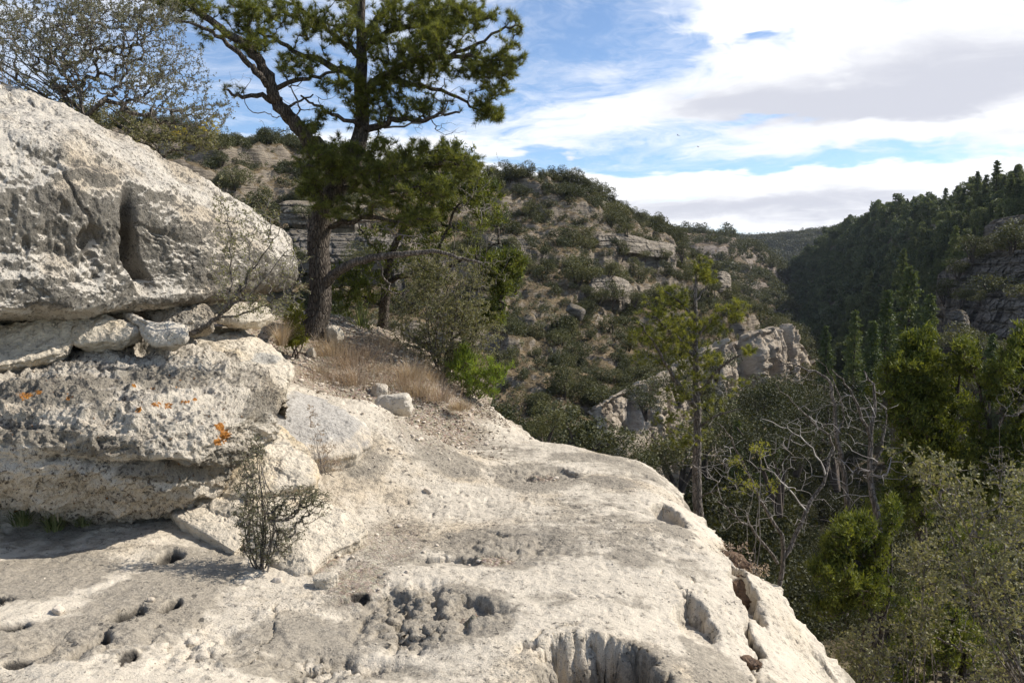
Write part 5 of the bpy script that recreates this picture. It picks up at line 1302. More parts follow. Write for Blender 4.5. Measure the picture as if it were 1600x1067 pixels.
# --- generic bushes ------------------------------------------------------------
def bush(name, seed, base, ells, n, label, cat, r0=.0016, step=.07, leafm=None, K=3, ln=.012, wd=.006, spread=.8, twm='grey_twig', bark='grey_bark', stems=5, up=.02, frac=.8, per=1, thick=.006, group=None, upd=.2, quad=True, stemr=.012, extra=None, pts=None, leafname='leaves', wig=.08, stems_px=None):
    t = Plant(seed, step=step, r0=r0, pw=.45, wig=wig); rs = t.rs
    b = P(*base) if len(base) == 3 else np.asarray(base[1:], float)
    A = cloud(ells, rs, n) if pts is None else pts
    if stems_px:
        for sp in stems_px: t.limb(sp[0], sp[1], sp[2], amp=step * .12)
    else:
        far = A[np.argsort(-np.linalg.norm(A - b, axis=1))[:max(stems * 5, 10)]]
        for k in range(stems):
            e = far[rs.randint(len(far))]; e = b + (e - b) * rs.uniform(.6, .9); L = np.linalg.norm(e - b)
            m = (b + e) / 2 + rs.randn(3) * L * .08
            t.limb3([b + rs.randn(3) * [.03, .03, 0], b * .7 + m * .3 + rs.randn(3) * L * .03, m, e], stemr, stemr * .3, amp=step * .1)
    t.grow(A, up=up)
    r = root(name, tuple(b), label, cat, group)
    big, small = t.wood(thick); emit(r, big, small, M[bark], M[twm], ('stems', 'twigs'))
    if leafm:
        C, D = t.tips(frac, per); C2, D2 = tufts(C, D + [0, 0, upd], K, spread, rs); C2 = C2 + D2 * (ln * .2) + rs.randn(*C2.shape) * ln * .25
        fol(leafname, C2, D2, rs.uniform(.7, 1.3, len(C2)) * ln, wd, M[leafm], r, rs, quad=quad, var=np.repeat(rs.rand(len(C)), K))
    return r, t
# big grey twiggy shrub growing over the boulder
bush('grey_shrub', 11, (150, 215, 7.6), [(60, 70, 7.3, 110, 80, .8, 5), (170, 80, 7.4, 110, 80, .8, 5), (-60, 40, 7.2, 100, 90, .8, 2), (250, 120, 7.4, 80, 70, .6, 3), (300, 170, 7.4, 60, 40, .4, 1.6), (120, 10, 7.3, 160, 40, .8, 4), (240, 30, 7.5, 60, 40, .5, 1.2), (335, 165, 7.3, 40, 40, .3, .7)],
     6200, 'tall grey twiggy shrub with tiny leaves sprawling over the top of the huge boulder', 'shrub', leafm='brown_leaf', K=5, ln=.018, wd=.009, stems=22, stemr=.012, step=.10, wig=.03, r0=.0013, thick=.010, frac=.9, per=1, twm='grey_twig')
bush('dark_shrub', 12, (255, 250, 7.9), [(240, 215, 7.9, 50, 26, .4, 2), (170, 180, 7.9, 60, 22, .4, 1.5), (300, 220, 8.0, 40, 22, .3, 1.4), (90, 150, 7.8, 60, 26, .4, 1.2)], 900,
     'low dark green shrub hugging the back edge of the huge boulder', 'shrub', leafm='grey_leaf', K=5, ln=.024, wd=.012, stems=8)
bush('yellow_sprigs', 13, (318, 215, 7.3), [(330, 190, 7.3, 22, 22, .1, 2), (250, 150, 7.3, 8, 6, .1, .2), (280, 210, 7.3, 12, 10, .1, .4)], 45,
     'thin sprigs of yellow leaves at the lower right of the grey shrub', 'shrub', leafm='yellow_leaf', K=3, ln=.022, wd=.014, stems=4, stemr=.004)
bush('sparse_shrub', 14, (300, 522, 5.6), [(370, 440, 5.5, 50, 60, .3, 3), (400, 360, 5.5, 40, 60, .3, 2), (440, 430, 5.5, 50, 60, .3, 2), (360, 380, 5.5, 30, 60, .3, 1.2), (430, 480, 5.6, 40, 20, .2, 1), (345, 310, 5.5, 14, 40, .1, .3)], 950,
     'sparse grey stemmed shrub leaning out of the gap under the boulder', 'shrub', leafm='grey_leaf', K=2, ln=.018, wd=.009, r0=.0011, frac=.7,
     stems_px=[([(285, 528, 5.7), (318, 512, 5.6), (345, 492, 5.55), (372, 460, 5.5), (392, 420, 5.5)], .022, .006), ([(335, 498, 5.56), (380, 490, 5.6), (430, 470, 5.6), (470, 440, 5.6)], .010, .003), ([(355, 480, 5.5), (362, 430, 5.5), (360, 380, 5.5), (350, 320, 5.5)], .008, .002),
               ([(372, 460, 5.5), (410, 400, 5.45), (440, 350, 5.4)], .008, .002), ([(350, 485, 5.5), (400, 450, 5.4), (440, 400, 5.4)], .008, .002)])
# juniper-like foliage: short upright scaly sprays massed in lobes
def sprays(t, C, D, rs, n, rad, ln, wd, up=.6):
    C2 = np.repeat(C, n, 0) + rs.randn(len(C) * n, 3) * rad
    D2 = nrm(nrm(np.repeat(D, n, 0)) * .5 + rs.randn(len(C2), 3) * .55 + [0, 0, up])
    return C2, D2
def juniper(name, seed, base, ells, n, label, mat, stems_px=None, nsp=12, rad=.022, ln=.030, wd=.009, stems=4, stemr=.03, step=.09, cat='juniper', frac=.42, group=None, bark='pine_bark', r0=.0025, thick=.010, up=.6):
    t = Plant(seed, step=step, r0=r0, pw=.48, wig=.12); rs = t.rs; b = P(*base)
    A = cloud(ells, rs, n, .34)
    if stems_px:
        for sp in stems_px: t.limb(sp[0], sp[1], sp[2], amp=.01)
    else:
        far = A[np.argsort(-np.linalg.norm(A - b, axis=1))[:20]]
        for k in range(stems):
            e = b + (far[rs.randint(20)] - b) * .8; m = (b + e) / 2 + rs.randn(3) * .06; t.limb3([b + rs.randn(3) * .03, m, e], stemr, stemr * .3)
    t.grow(A, up=.05)
    r = root(name, tuple(b), label, cat, group)
    big, small = t.wood(thick); emit(r, big, small, M[bark], M['dark_twig'], ('trunk', 'twigs'))
    C, D = t.tips(frac, 1); kp = rs.rand(len(C)) < .5; C, D = C[kp], D[kp]; nsp = int(nsp * 1.25); C2, D2 = sprays(t, C, D, rs, nsp, rad * .9, ln * 1.5, wd * 1.7, up); ln *= 1.45; wd *= 1.5
    fol('crown', C2, D2, rs.uniform(.7, 1.3, len(C2)) * ln, wd, M[mat], r, rs, var=np.clip(np.repeat(rs.rand(len(C)), nsp) * .85 + rs.rand(len(C2)) * .15, 0, 1))
    return r
juniper('young_juniper', 20, (462, 560, 8.3), [(458, 500, 8.3, 16, 22, .15, 2), (462, 530, 8.3, 18, 20, .15, 2), (466, 480, 8.3, 8, 14, .1, .6), (455, 550, 8.3, 12, 12, .1, 1)], 420, 'little yellow green juniper beside the big pine trunk', 'juniper_y', nsp=14, stems=4, stemr=.01, ln=.020, wd=.007, rad=.016)
# second tree behind
juniper('twin_juniper', 21, (592, 530, 10.6), [(560, 440, 10.4, 60, 40, .5, 2.5), (700, 300, 10.2, 70, 40, .6, 5), (750, 330, 10.1, 44, 50, .5, 4), (640, 370, 10.4, 70, 40, .6, 3), (760, 400, 10, 40, 34, .4, 3), (790, 440, 9.9, 26, 36, .3, 2), (660, 430, 10.2, 60, 40, .5, 1.8), (540, 480, 10.6, 40, 20, .3, .8), (770, 490, 9.9, 36, 20, .3, 1.2), (690, 240, 10.4, 50, 24, .4, 1.6), (800, 410, 9.9, 20, 24, .2, 1)],
    2300, 'yellow green juniper with a dark trunk behind the big pinyon pine', 'juniper', nsp=13, rad=.03, ln=.036, wd=.011,
    stems_px=[([(592, 540, 10.6), (600, 490, 10.6), (602, 440, 10.5), (615, 390, 10.4), (640, 340, 10.3), (680, 290, 10.3)], .085, .02), ([(604, 440, 10.5), (640, 430, 10.4), (690, 420, 10.2), (740, 400, 10.1), (780, 380, 10)], .04, .01), ([(608, 410, 10.5), (580, 380, 10.5), (560, 350, 10.5)], .03, .01),
              ([(660, 470, 10.2), (675, 440, 10.2), (690, 380, 10.2), (710, 330, 10.2), (740, 300, 10.2)], .035, .01), ([(600, 480, 10.6), (560, 460, 10.5), (530, 450, 10.5)], .02, .006), ([(740, 400, 10.1), (770, 430, 10), (790, 460, 9.9)], .015, .006)])
bush('grey_green_shrub', 22, (690, 612, 9.2), [(690, 500, 9.2, 75, 70, .5, 5), (670, 440, 9.3, 60, 50, .4, 2.5), (720, 430, 9.2, 50, 50, .4, 2), (740, 520, 9.1, 50, 50, .4, 2), (640, 520, 9.3, 40, 40, .3, 1.6), (700, 570, 9.1, 50, 30, .3, 1.5)], 3600,
     'dense grey green shrub of fine leafy stems in front of the yellow green juniper', 'shrub', leafm='grey_leaf', K=5, ln=.022, wd=.012, stems=14, stemr=.014, step=.08, up=0, twm='grey_twig')
bush('tall_sprig_shrub', 23, (735, 560, 9.6), [(740, 300, 9.5, 40, 50, .3, 2), (770, 400, 9.5, 40, 60, .3, 2), (780, 270, 9.5, 12, 30, .1, .2)], 260, 'wispy stems rising through the yellow green juniper', 'shrub', leafm='grey_leaf', K=2, ln=.018, wd=.008, stems=7, stemr=.009)
juniper('green_shrub', 24, (735, 622, 8.9), [(745, 585, 8.85, 46, 26, .25, 4), (790, 580, 8.9, 26, 16, .2, 1.5), (725, 560, 8.9, 18, 20, .15, 1.2), (760, 605, 8.8, 40, 16, .2, 2), (690, 588, 8.9, 8, 8, .1, .3)], 520, 'bright green broomy shrub at the edge of the dirt bank', 'bright', nsp=10, rad=.02, ln=.045, wd=.006, stems=10, stemr=.006, cat='shrub', up=1.0, bark='grey_bark')
bush('dry_bush', 25, (412, 905, 4.15), [(425, 810, 4.15, 58, 48, .2, 5), (392, 735, 4.2, 26, 50, .12, 1.2), (470, 785, 4.15, 50, 28, .15, 2), (380, 790, 4.15, 20, 40, .12, 1), (415, 850, 4.1, 40, 30, .12, 2.4), (405, 700, 4.2, 14, 24, .1, .4), (490, 775, 4.2, 22, 14, .08, .4)], 2300,
     'dry twiggy bush with small dusky leaves growing against the white slab', 'shrub', leafm='brown_leaf', K=2, ln=.0105, wd=.0065, stems=15, stemr=.0055, r0=.0010, step=.035, wig=.22, thick=.004, up=0, twm='dark_twig', frac=.9)
bush('red_tinged_plant', 26, (505, 742, 5.3), [(505, 700, 5.3, 24, 26, .1, 2), (490, 670, 5.3, 12, 26, .1, .6), (515, 725, 5.3, 28, 12, .1, 2), (488, 640, 5.3, 8, 10, .05, .2)], 170, 'small russet dry plant at the foot of the grey slab', 'plant', leafm='pink_straw', K=4, ln=.012, wd=.005, stems=9, stemr=.003, r0=.0008, step=.03)
bush('seep_plant', 27, (1158, 905, 4.85), [(1160, 870, 4.85, 24, 22, .12, 2), (1185, 890, 4.8, 20, 12, .1, 1), (1140, 860, 4.9, 20, 16, .1, 1)], 150, 'red brown dried plant rooted in the notch of the ledge edge', 'plant', leafm='pink_straw', K=3, ln=.016, wd=.007, stems=8, stemr=.004, r0=.001, step=.04, twm='dark_twig', bark='dark_twig')
# grasses
def tuft(name, base, n, h, w_, mat, label, seed, wd=.003, droop=.5, cat='grass tuft', group=None, spreadb=.05, d=None):
    rs = np.random.RandomState(seed); b = P(*base); k = 6
    a = rs.rand(n) * 6.283; L = h * rs.uniform(.45, 1.1, n); out = rs.uniform(.05, 1, n) ** 1.0 * w_
    st = np.linspace(0, 1, k)
    bx = b + np.stack([np.cos(a), np.sin(a), 0 * a], 1) * rs.rand(n, 1) * spreadb
    dirh = np.stack([np.cos(a), np.sin(a), 0 * a], 1) + rs.randn(n, 3) * [.2, .2, 0]
    ctr = bx[:, None] + dirh[:, None] * (out[:, None] * st ** 1.5)[..., None] + np.array([0, 0, 1]) * (L[:, None] * (st - droop * (out / max(w_, 1e-6))[:, None] * st ** 2.4))[..., None]
    side = np.stack([-np.sin(a + rs.randn(n) * .6), np.cos(a), 0 * a], 1)[:, None] * (wd * (1 - st * .85))[None, :, None]
    V = np.stack([ctr - side, ctr + side], 2).reshape(-1, 3)
    i = (np.arange(n)[:, None] * k + np.arange(k - 1)) * 2; i = i.ravel()
    F = np.stack([i, i + 1, i + 3, i + 2], 1)
    return tag(build(name, V, F, M[mat], attrs={'var': np.repeat(rs.rand(n), 2 * k)}, loc=tuple(b)), label, cat, group)
tuft('yucca', (566, 528, 9.9), 90, .48, .5, 'green_blade', 'spiky narrow bladed yucca between the two tree trunks', 31, .011, .35, 'yucca')
tuft('yucca', (527, 522, 10.1), 50, .36, .4, 'green_blade', 'smaller spiky yucca just right of the pine trunk', 32, .010, .35, 'yucca')
GT = [((520, 555, 8.7), .30, 'straw', 'pale dry grass clump at the foot of the pine trunk'), ((548, 575, 8.5), .32, 'pink_straw', 'pinkish dry grass clump uphill of the small white stone'), ((575, 565, 8.8), .34, 'pink_straw', 'wide rusty grass clump in the middle of the dirt bank'),
      ((628, 608, 8.3), .30, 'pink_straw', 'rusty grass clump in front of the grey green shrub'), ((642, 592, 8.5), .30, 'straw', 'straw coloured clump against the grey green shrub stems'), ((500, 590, 8.1), .20, 'straw', 'small straw clump above the grey slab'),
      ((718, 640, 8.1), .14, 'straw', 'short straw tuft on the lip of the dirt bank'), ((672, 600, 8.7), .22, 'straw', 'thin straw tuft under the grey green shrub'), ((600, 545, 9.2), .28, 'straw', 'straw clump in front of the yucca'), ((545, 872, 4.5), .03, 'green_blade', 'tiny green tuft under the tip of the white slab')]
for i, (b_, h_, m_, lb) in enumerate(GT): tuft('grass_tuft', b_, 420 if h_ > .1 else 60, h_, h_ * .8, m_, lb, 40 + i, .0020, .5, group=None, spreadb=h_ * .8)
rs2 = np.random.RandomState(5)
GX = [((505, 545, 8.9), 'straw clump hard against the left root of the pine'), ((535, 552, 9.1), 'tall thin straw clump just right of the pine root'), ((590, 585, 8.5), 'rusty clump above the small white stone'), ((560, 600, 8.0), 'low straw clump in the bare middle of the dirt bank'),
      ((655, 618, 8.2), 'straw clump under the lowest stems of the grey green shrub'), ((690, 625, 8.2), 'straw clump below the bright green shrub'), ((612, 570, 9.0), 'rusty clump in front of the dark trunk of the juniper'), ((480, 600, 7.8), 'small straw clump beside the pale block'),
      ((640, 560, 9.4), 'grey straw clump in the shade behind the shrub'), ((530, 600, 8.0), 'short straw clump right above the grey slab')]
for i, (b_, lb) in enumerate(GX):
    h_ = rs2.uniform(.14, .34); tuft('grass_tuft', b_, 330, h_, h_ * .8, ['straw', 'pink_straw'][i % 2], lb, 80 + i, .0020, .5, spreadb=h_ * .9)
n = 9000; x = rs2.uniform(-2.8, .0, n); y = rs2.uniform(6.6, 11, n); k = (edge_s(x, y) > .12) & (rs2.rand(n) < .25 + .75 * sstep(7.4, 8.4, y)) & (fbm(np.stack([x, y, 0 * x], 1), 2.5, 3) > -.1)
x, y = x[k], y[k]; C_ = np.stack([x, y, ground(x, y) + .008], 1); D_ = rs2.randn(len(x), 3) * [1, 1, .35]
v, f = leaf_tris(C_, D_, rs2.uniform(.02, .06, len(x)), rs2.uniform(.006, .016, len(x)), rs2)
tag(build('leaf_litter', v, f, M['litter'], attrs={'var': np.repeat(rs2.rand(len(x)), 3)}, smooth=False), kind='stuff')
tuft('grass_tuft', (440, 540, 7.6), 300, .32, .3, 'straw', 'dry grass between the tan slab and the little juniper', 60, .002, .4)
for i, (b_, h_, lb) in enumerate([((35, 820, 4.42), .13, 'green and straw tuft under the lichen boulder near the frame edge'), ((85, 828, 4.42), .15, 'largest green tuft in the shade under the lichen boulder'), ((130, 820, 4.5), .10, 'small green tuft at the right of the shaded grass')]):
    tuft('green_grass', b_, 150, h_, h_ * .9, 'green_blade', lb, 63 + i, .0028, .45, 'grass tuft')
tuft('grass_tuft', (90, 812, 4.44), 16, .27, .20, 'straw', 'long straw stalks rising in front of the lichen boulder', 68, .0022, .3)
tuft('grass_tuft', (8, 146, 6.7), 26, .34, .16, 'straw', 'tall straw tuft on top of the huge boulder at the frame edge', 69, .002, .2)

# --- young pine beyond the ledge --------------------------------------------------
DY = 13.0
t = Plant(70, step=.12, r0=.0030, pw=.42, wig=.12)
t.limb([(1092, 960, DY), (1094, 850, DY), (1090, 760, DY), (1090, 680, DY), (1088, 600, DY), (1087, 540, DY), (1086, 480, DY), (1088, 430, DY), (1092, 405, DY)], .10, .012, amp=.008, bias=.15)
for l, a in [([(1090, 640, DY), (1060, 600, 12.8), (1035, 560, 12.6), (1018, 530, 12.5), (1000, 505, 12.4)], .045), ([(1090, 620, DY), (1115, 585, 12.9), (1145, 560, 12.7), (1175, 552, 12.6)], .035),
             ([(1088, 560, DY), (1060, 530, 12.8), (1030, 500, 12.7), (1010, 490, 12.6)], .03), ([(1087, 530, DY), (1110, 500, 13.1), (1140, 480, 13.2), (1160, 472, 13.2)], .03), ([(1086, 500, DY), (1060, 470, 12.9), (1035, 452, 12.8)], .025),
             ([(1087, 470, DY), (1105, 445, 13.1), (1112, 420, 13.1)], .02), ([(1090, 670, DY), (1120, 650, 12.8), (1160, 640, 12.6)], .02), ([(1090, 700, DY), (1060, 680, 12.8), (1030, 660, 12.7)], .02), ([(1092, 780, DY), (1120, 765, 12.8), (1150, 758, 12.6)], .016)]:
    t.limb(l, a, .008)
E = [(1090, 420, DY, 26, 20, .3, 2.6), (1070, 450, DY, 32, 24, .4, 2.6), (1108, 440, DY, 20, 26, .3, 1.8), (1040, 470, 12.8, 34, 22, .4, 2.4), (1025, 500, 12.7, 36, 20, .4, 2.6), (1060, 510, 12.9, 36, 24, .4, 2.4), (1005, 525, 12.5, 26, 16, .3, 1.4), (1040, 545, 12.7, 34, 18, .4, 1.5),
     (1100, 500, 13, 24, 24, .3, 1.3), (1145, 480, 13.1, 26, 14, .3, 1.5), (1150, 495, 13, 20, 8, .2, .5), (1075, 575, 12.8, 34, 16, .3, 1.0), (1060, 615, 12.8, 26, 14, .3, .8), (1170, 548, 12.6, 12, 8, .2, .6), (1045, 660, 12.8, 34, 16, .3, 1.2), (1070, 690, 12.8, 26, 14, .3, .8), (1110, 560, 12.8, 22, 12, .3, .6), (1160, 600, 12.6, 14, 8, .2, .5), (1000, 560, 12.5, 16, 12, .2, .4), (1130, 515, 12.9, 14, 8, .2, .4)]
t.grow(cloud(E + [(1080, 480, 13, 50, 40, .4, 4), (1060, 540, 12.9, 60, 40, .5, 3), (1100, 600, 12.9, 50, 40, .4, 1.5), (1075, 640, 12.9, 50, 50, .4, 1.5)], t.rs, 1250), up=.10)
r = root('young_pine', tuple(P(1092, 960, DY)), 'slender young pine with a sparse yellow green crown beyond the ledge tip', 'pine tree')
big, small = t.wood(.010); emit(r, big, small, M['grey_bark'], M['grey_twig'])
C, D = t.tips(.45, 1); C2, D2 = tufts(C, D + [0, 0, .3], 26, .6, t.rs)
fol('crown', C2, D2, t.rs.uniform(.05, .09, len(C2)), .0065, M['needle_y'], r, t.rs, var=np.repeat(t.rs.rand(len(C)), 26))
d = Plant(71, step=.08, r0=.0018, pw=.5, wig=.2)
d.limb([(1090, 780, DY), (1090, 680, DY), (1088, 560, DY)], .01, .01)
d.grow(cloud([(1100, 640, 12.8, 70, 50, .5, 2), (1110, 720, 12.8, 70, 50, .5, 2), (1070, 600, 12.8, 60, 40, .4, 1)], d.rs, 150)); big, small = d.wood(.004); v, f = merge(big + small); build('dead_twigs', v, f, M['dead_twig'], r)
# --- bleached dead branches --------------------------------------------------------
def dead(name, seed, limbs, ells, n, label, r0=.0019, mat='dead_twig', step=.09, cat='dead tree', bark='grey_bark', thick=.012, wig=.09):
    d = Plant(seed, step=step, r0=r0, pw=.5, wig=wig, jt=.04)
    for l, a, b in limbs: d.limb(l, a, b, amp=.012)
    d.grow(cloud(ells, d.rs, n), up=-.05)
    r = root(name, tuple(P(*limbs[0][0][0])), label, cat); big, small = d.wood(thick); emit(r, big, small, M[bark], M[mat], ('trunk', 'branches')); return r
dead('dead_tree', 80, [([(1200, 990, 8.2), (1225, 860, 8.3), (1185, 780, 8.2), (1150, 700, 8.0), (1120, 660, 7.9)], .03, .004), ([(1225, 870, 8.3), (1260, 800, 8.4), (1290, 740, 8.5), (1300, 690, 8.6), (1250, 640, 8.5), (1210, 600, 8.4)], .026, .004), ([(1215, 880, 8.2), (1180, 830, 8.0), (1140, 800, 7.9), (1110, 770, 7.8)], .018, .003),
     ([(1290, 745, 8.5), (1270, 700, 8.4), (1230, 670, 8.3), (1190, 655, 8.2)], .012, .003), ([(1262, 800, 8.4), (1220, 750, 8.2), (1170, 720, 8.0)], .012, .003)],
     [(1180, 740, 8.1, 70, 60, .4, 3), (1240, 700, 8.3, 60, 60, .4, 3), (1160, 800, 8.0, 50, 40, .3, 1.5), (1250, 800, 8.3, 50, 50, .3, 1.5), (1290, 660, 8.4, 40, 40, .3, 1), (1130, 730, 8, 40, 40, .3, 1)], 420, 'bleached bare branched tree just below the ledge edge')
dead('dead_tree', 81, [([(1320, 960, 11), (1325, 840, 11), (1318, 740, 11), (1308, 680, 11), (1300, 620, 11), (1292, 590, 11), (1250, 575, 11), (1205, 560, 11)], .05, .006), ([(1308, 680, 11), (1318, 650, 11.2), (1300, 590, 11.3), (1275, 560, 11.3)], .016, .004)],
     [(1300, 640, 11, 30, 50, .4, 1), (1250, 590, 11, 40, 20, .3, .6), (1310, 760, 11, 40, 70, .4, 1)], 130, 'grey bare trunk rising behind the bleached branches')
dead('dead_tree', 82, [([(1395, 960, 9.6), (1372, 820, 9.7), (1360, 740, 9.8), (1362, 680, 9.8), (1366, 610, 9.9), (1350, 580, 9.9)], .055, .008), ([(1362, 700, 9.8), (1345, 640, 9.7), (1320, 600, 9.7), (1300, 575, 9.6)], .022, .005), ([(1360, 740, 9.8), (1380, 690, 9.8), (1385, 640, 9.8)], .02, .005)],
     [(1350, 640, 9.8, 50, 50, .4, 2), (1380, 740, 9.7, 50, 50, .4, 2), (1330, 740, 9.7, 40, 60, .4, 1.5)], 200, 'forked grey dead tree against the large juniper', r0=.003)
bush('olive_sprig_shrub', 83, (1180, 900, 7.4), [(1190, 700, 7.6, 20, 14, .2, 1), (1160, 760, 7.6, 30, 20, .2, 1), (1210, 760, 7.6, 12, 14, .1, 1), (1150, 720, 7.7, 12, 10, .1, .6)], 90, 'few olive leaf sprigs among the bleached branches', 'shrub', leafm='juniper_y', K=5, ln=.03, wd=.010, stems=4, stemr=.006)
# --- junipers on the right -----------------------------------------------------------
juniper('juniper', 90, (1440, 960, 11), [(1415, 575, 11, 42, 30, .5, 3), (1400, 620, 11, 44, 36, .5, 3), (1445, 560, 11, 22, 40, .4, 2), (1430, 650, 10.9, 60, 40, .5, 3), (1395, 680, 10.9, 34, 30, .4, 1.6), (1470, 700, 10.8, 50, 40, .5, 2), (1500, 580, 11, 26, 40, .4, 2), (1420, 530, 11, 12, 14, .3, .6), (1450, 530, 11, 10, 18, .2, .6), (1420, 740, 10.9, 70, 50, .5, 3), (1480, 640, 10.9, 40, 50, .4, 2), (1450, 600, 11, 70, 50, .5, 3), (1400, 800, 10.8, 60, 40, .4, 1.6)],
    3600, 'large juniper with a lumpy yellow green crown beyond the bleached branches', 'juniper', nsp=15, rad=.035, ln=.042, wd=.013,
    stems_px=[([(1440, 960, 11), (1440, 850, 11), (1430, 760, 11), (1420, 680, 11), (1415, 600, 11), (1420, 540, 11)], .10, .015), ([(1430, 760, 11), (1460, 690, 11), (1490, 640, 11), (1505, 570, 11)], .05, .01), ([(1422, 690, 11), (1395, 650, 11), (1390, 600, 11)], .03, .01), ([(1460, 690, 11), (1450, 600, 11), (1446, 540, 11)], .03, .01)])
juniper('juniper', 91, (1560, 960, 10.4), [(1510, 560, 10.6, 24, 32, .4, 1.5), (1550, 640, 10.4, 50, 40, .5, 2.5), (1590, 590, 10.2, 40, 50, .5, 3), (1560, 700, 10.3, 60, 40, .5, 2.5), (1610, 680, 10.2, 50, 60, .5, 2.5), (1540, 600, 10.4, 26, 30, .3, 1), (1640, 600, 10.2, 40, 60, .5, 2), (1570, 780, 10.2, 70, 60, .5, 3), (1600, 530, 10.2, 20, 26, .3, 1), (1530, 740, 10.4, 50, 50, .4, 2)],
    3400, 'bushy juniper at the right edge of the frame above the leafy shrub', 'juniper', nsp=15, rad=.035, ln=.040, wd=.012,
    stems_px=[([(1560, 960, 10.4), (1565, 860, 10.4), (1560, 760, 10.4), (1550, 680, 10.4), (1520, 580, 10.5)], .08, .012), ([(1562, 780, 10.4), (1590, 700, 10.3), (1595, 620, 10.2), (1600, 570, 10.2)], .05, .01), ([(1590, 720, 10.3), (1630, 650, 10.2), (1650, 570, 10.2)], .04, .01)])
juniper('juniper', 92, (1345, 1110, 6.4), [(1325, 850, 6.4, 40, 36, .3, 3), (1300, 900, 6.35, 40, 40, .3, 3), (1360, 850, 6.5, 34, 50, .3, 2), (1345, 920, 6.4, 50, 40, .3, 2.4), (1290, 940, 6.3, 30, 26, .25, 1.2), (1330, 815, 6.5, 24, 14, .2, .8), (1390, 800, 6.6, 16, 34, .2, .8)],
    2300, 'compact deep green juniper directly beside the ledge flank', 'juniper', nsp=16, rad=.022, ln=.026, wd=.0075, stems=5, stemr=.03)
juniper('juniper', 93, (1480, 1150, 7.6), [(1440, 960, 7.6, 60, 60, .4, 2), (1500, 1010, 7.5, 70, 60, .4, 2), (1400, 1040, 7.4, 60, 40, .4, 2), (1520, 860, 7.8, 50, 50, .4, 1.5)], 1300,
    'dark low juniper filling the shade below the leafy shrub', 'juniper', nsp=13, rad=.028, ln=.032, wd=.009, stems=5, stemr=.03)
LS = [((1640, 1120, 5.0), [(1560, 850, 5.0, 60, 60, .4, 3), (1500, 780, 5.1, 60, 60, .3, 2.5), (1450, 730, 5.2, 40, 30, .2, 1.5), (1590, 960, 4.9, 60, 60, .4, 3), (1520, 900, 5.0, 60, 50, .4, 2.5), (1600, 780, 5, 40, 60, .3, 2), (1400, 700, 5.2, 20, 14, .1, .5)], 1500, 'leafy grey stemmed shrub reaching in from the right edge of the frame'),
      ((1420, 1200, 5.4), [(1400, 1000, 5.4, 60, 50, .3, 2), (1470, 960, 5.4, 60, 60, .3, 2), (1360, 1040, 5.3, 40, 40, .3, 1.8), (1330, 1020, 5.3, 36, 40, .2, 1.4), (1440, 870, 5.5, 40, 50, .3, 1.6), (1540, 1040, 5.2, 60, 40, .3, 1.5)], 1300, 'scraggly leafy shrub low beside the curve of the ledge flank')]
for i, (b_, e_, n_, lb) in enumerate(LS):
    bush('leafy_shrub', 95 + i, b_, e_, n_, lb, 'shrub', leafm='grey_leaf', K=3, ln=.024, wd=.015, stems=9, stemr=.009, r0=.0013, step=.07, up=-.03, frac=.8, twm='grey_twig', bark='grey_bark')
bush('reddish_shrub', 98, (1600, 1000, 9.4), [(1590, 620, 9.4, 30, 30, .3, 1), (1570, 730, 9.4, 40, 40, .3, 2), (1600, 820, 9.3, 50, 60, .3, 2)], 420, 'bare reddish stemmed shrub in front of the frame edge juniper', 'shrub', leafm='grey_leaf', K=1, ln=.02, wd=.01, stems=8, stemr=.012, r0=.002)
# smaller trees just under the ledge skyline and beyond its tip
def near_tree(px, py, top, d, lb, kind='hillside_juniper', sx=1.0, k=0, fm=None):
    q = P(px, py, d); h = P(px, top, d)[2] - q[2]
    part_tree(kind, 'juniper_tree' if kind == 'hillside_juniper' else 'oak_tree', q, h, sx, lb, 'tree', rs, base=1.0, k=k, fm=fm)
near_tree(850, 690, 628, 30, 'slender dark juniper peeking above the ledge skyline', sx=.7, k=1)
near_tree(905, 720, 640, 48, 'dark bushy tree beyond the ledge skyline, left of the pale cliff', sx=1.2, k=2)
near_tree(1245, 700, 588, 60, 'leafy oak at the foot of the fluted buttress', 'canyon_oak', 1.3, 1)
near_tree(1310, 720, 600, 55, 'olive oak on the canyon floor behind the grey bare trunk', 'canyon_oak', 1.2, 2)
near_tree(1220, 760, 640, 46, 'round oak on the canyon floor behind the bleached branches', 'canyon_oak', 1.2, 3)
near_tree(1500, 620, 560, 62, 'round oak between the large juniper and the lower bedded cliff', 'canyon_oak', 1.3, 0)
near_tree(1555, 470, 425, 103, 'small dark bush on the shelf between the two bedded cliffs', sx=1.5, k=3)
near_tree(1582, 396, 345, 106, 'rounded bush above the upper bedded cliff', sx=1.4, k=4)
near_tree(1520, 400, 372, 112, 'low bush at the top edge of the upper bedded cliff', sx=1.8, k=5)
for i, (a, b_, tp, d_) in enumerate([(1500, 476, 452, 104), (1530, 472, 455, 101), (1590, 470, 448, 97), (1610, 474, 440, 95), (1496, 430, 405, 113), (1540, 412, 388, 112), (1600, 404, 372, 104), (1490, 545, 505, 90), (1525, 560, 522, 88), (1580, 560, 526, 84), (1560, 392, 366, 110), (1478, 470, 440, 110)]):
    q = P(a, b_, d_); hh = P(a, tp, d_)[2] - q[2]
    o = PROTO['hillside_juniper'][i % 6][0].copy(); COL.objects.link(o); o.location = q; o.scale = (hh * 1.4, hh * 1.4, hh); o.rotation_euler = (0, 0, i)
    tag(o, 'scrubby bush clinging to the ledges round the bedded cliffs', 'bush', 'bushes on the bedded cliffs')
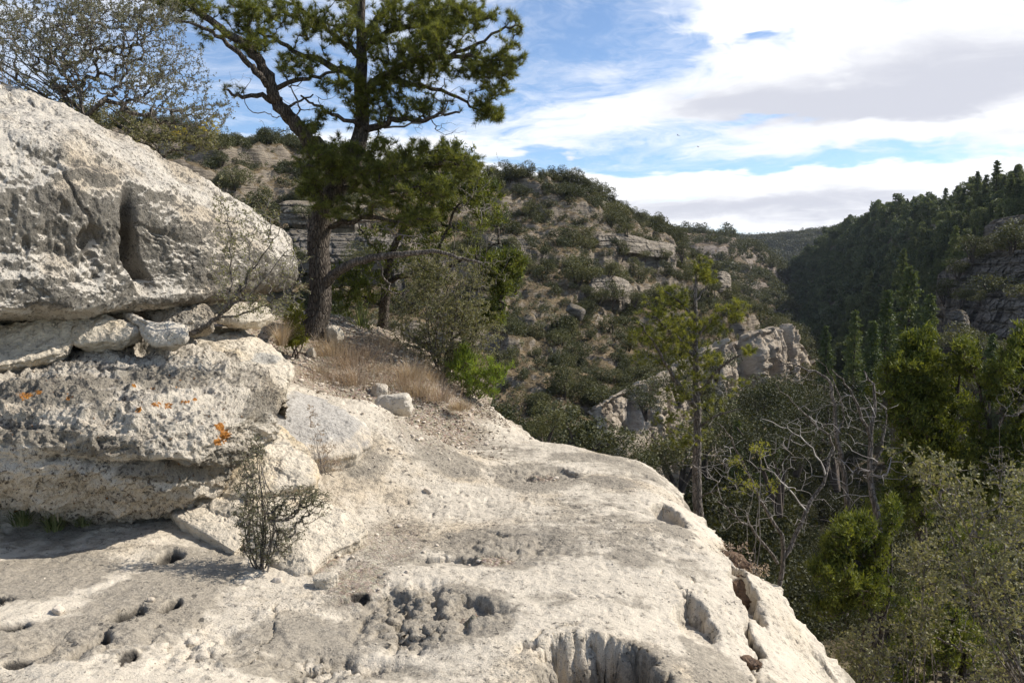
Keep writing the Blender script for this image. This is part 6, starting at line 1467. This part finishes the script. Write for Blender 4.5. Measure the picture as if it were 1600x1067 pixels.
for i, (a, b_, tp, d_, kd) in enumerate([(935, 745, 668, 52, 0), (985, 760, 700, 54, 1), (1025, 750, 690, 58, 0), (1062, 745, 662, 60, 1), (1105, 720, 648, 66, 0), (1135, 700, 622, 70, 1), (1165, 690, 596, 78, 0), (1200, 680, 600, 82, 1), (1240, 672, 592, 88, 0), (1010, 640, 596, 74, 1), (1062, 620, 572, 80, 1), (1120, 585, 545, 90, 1), (1182, 655, 590, 74, 1)]):
    q = P(a, b_, d_); hh = P(a, tp, d_)[2] - q[2]
    o = PROTO[('canyon_oak', 'hillside_juniper')[kd]][i % 4][0].copy(); COL.objects.link(o); o.location = q; o.scale = (hh * 1.15, hh * 1.15, hh); o.rotation_euler = (0, 0, i)
    tag(o, 'bushy tree crowding the foot of the pale cliffs below the sunlit slope', 'tree', 'trees at the foot of the pale cliffs')
# two birds far off in the sky
for i, (a, b, lb) in enumerate([(1060, 212, 'upper of the two tiny birds soaring under the clouds'), (1091, 230, 'lower of the two tiny birds soaring under the clouds')]):
    c = P(a, b, 160); s = .55
    pr = np.array([[-1.0, .1, .18], [-.5, -.05, .26], [0, -.1, .0], [.5, -.05, .26], [1.0, .1, .18], [.5, .22, .22], [0, .3, .02], [-.5, .22, .22], [0, -.45, .02], [-.07, -.1, -.08], [.07, -.1, -.08], [0, .75, .0], [-.15, .72, 0], [.15, .72, 0]])
    Fq = np.array([[0, 1, 7], [1, 2, 7], [2, 6, 7], [2, 3, 6], [3, 5, 6], [3, 4, 5], [2, 8, 9], [2, 8, 10], [9, 10, 8], [9, 10, 6], [6, 12, 11], [6, 11, 13], [9, 6, 2], [10, 6, 2]])
    v = pr * s; v = v @ rotm(0, 12 - 30 * i, 35 + 70 * i).T + c
    tag(build('bird', v, Fq, M['bird'], loc=tuple(c), smooth=False), lb, 'bird')
# ------------------------------------------------------------------ the air of the canyon
hm = bpy.data.materials.new('haze'); hm.use_nodes = True; hn = NT(hm.node_tree)
pvs = hn.n('ShaderNodeVolumePrincipled', {'Color': (0.72, 0.80, 0.95, 1), 'Density': 0.00006, 'Anisotropy': 0.2})
hn.n('ShaderNodeOutputMaterial', {'Volume': pvs.outputs[0]})
lo = min(float(v[0][..., 2].min()) for v in SHEETS.values()) - 1.0
hi = max(float(v[0][..., 2].max()) for v in SHEETS.values()) + 15.0
xx, yy = 1500.0, 1900.0
hv = np.array([[a, b, c] for a in (-xx, xx) for b in (-60.0, yy) for c in (lo, hi)])
hf = np.array([[0, 1, 3, 2], [4, 6, 7, 5], [0, 4, 5, 1], [2, 3, 7, 6], [0, 2, 6, 4], [1, 5, 7, 3]])
tag(build('haze', hv, hf, hm, smooth=False), kind='stuff')
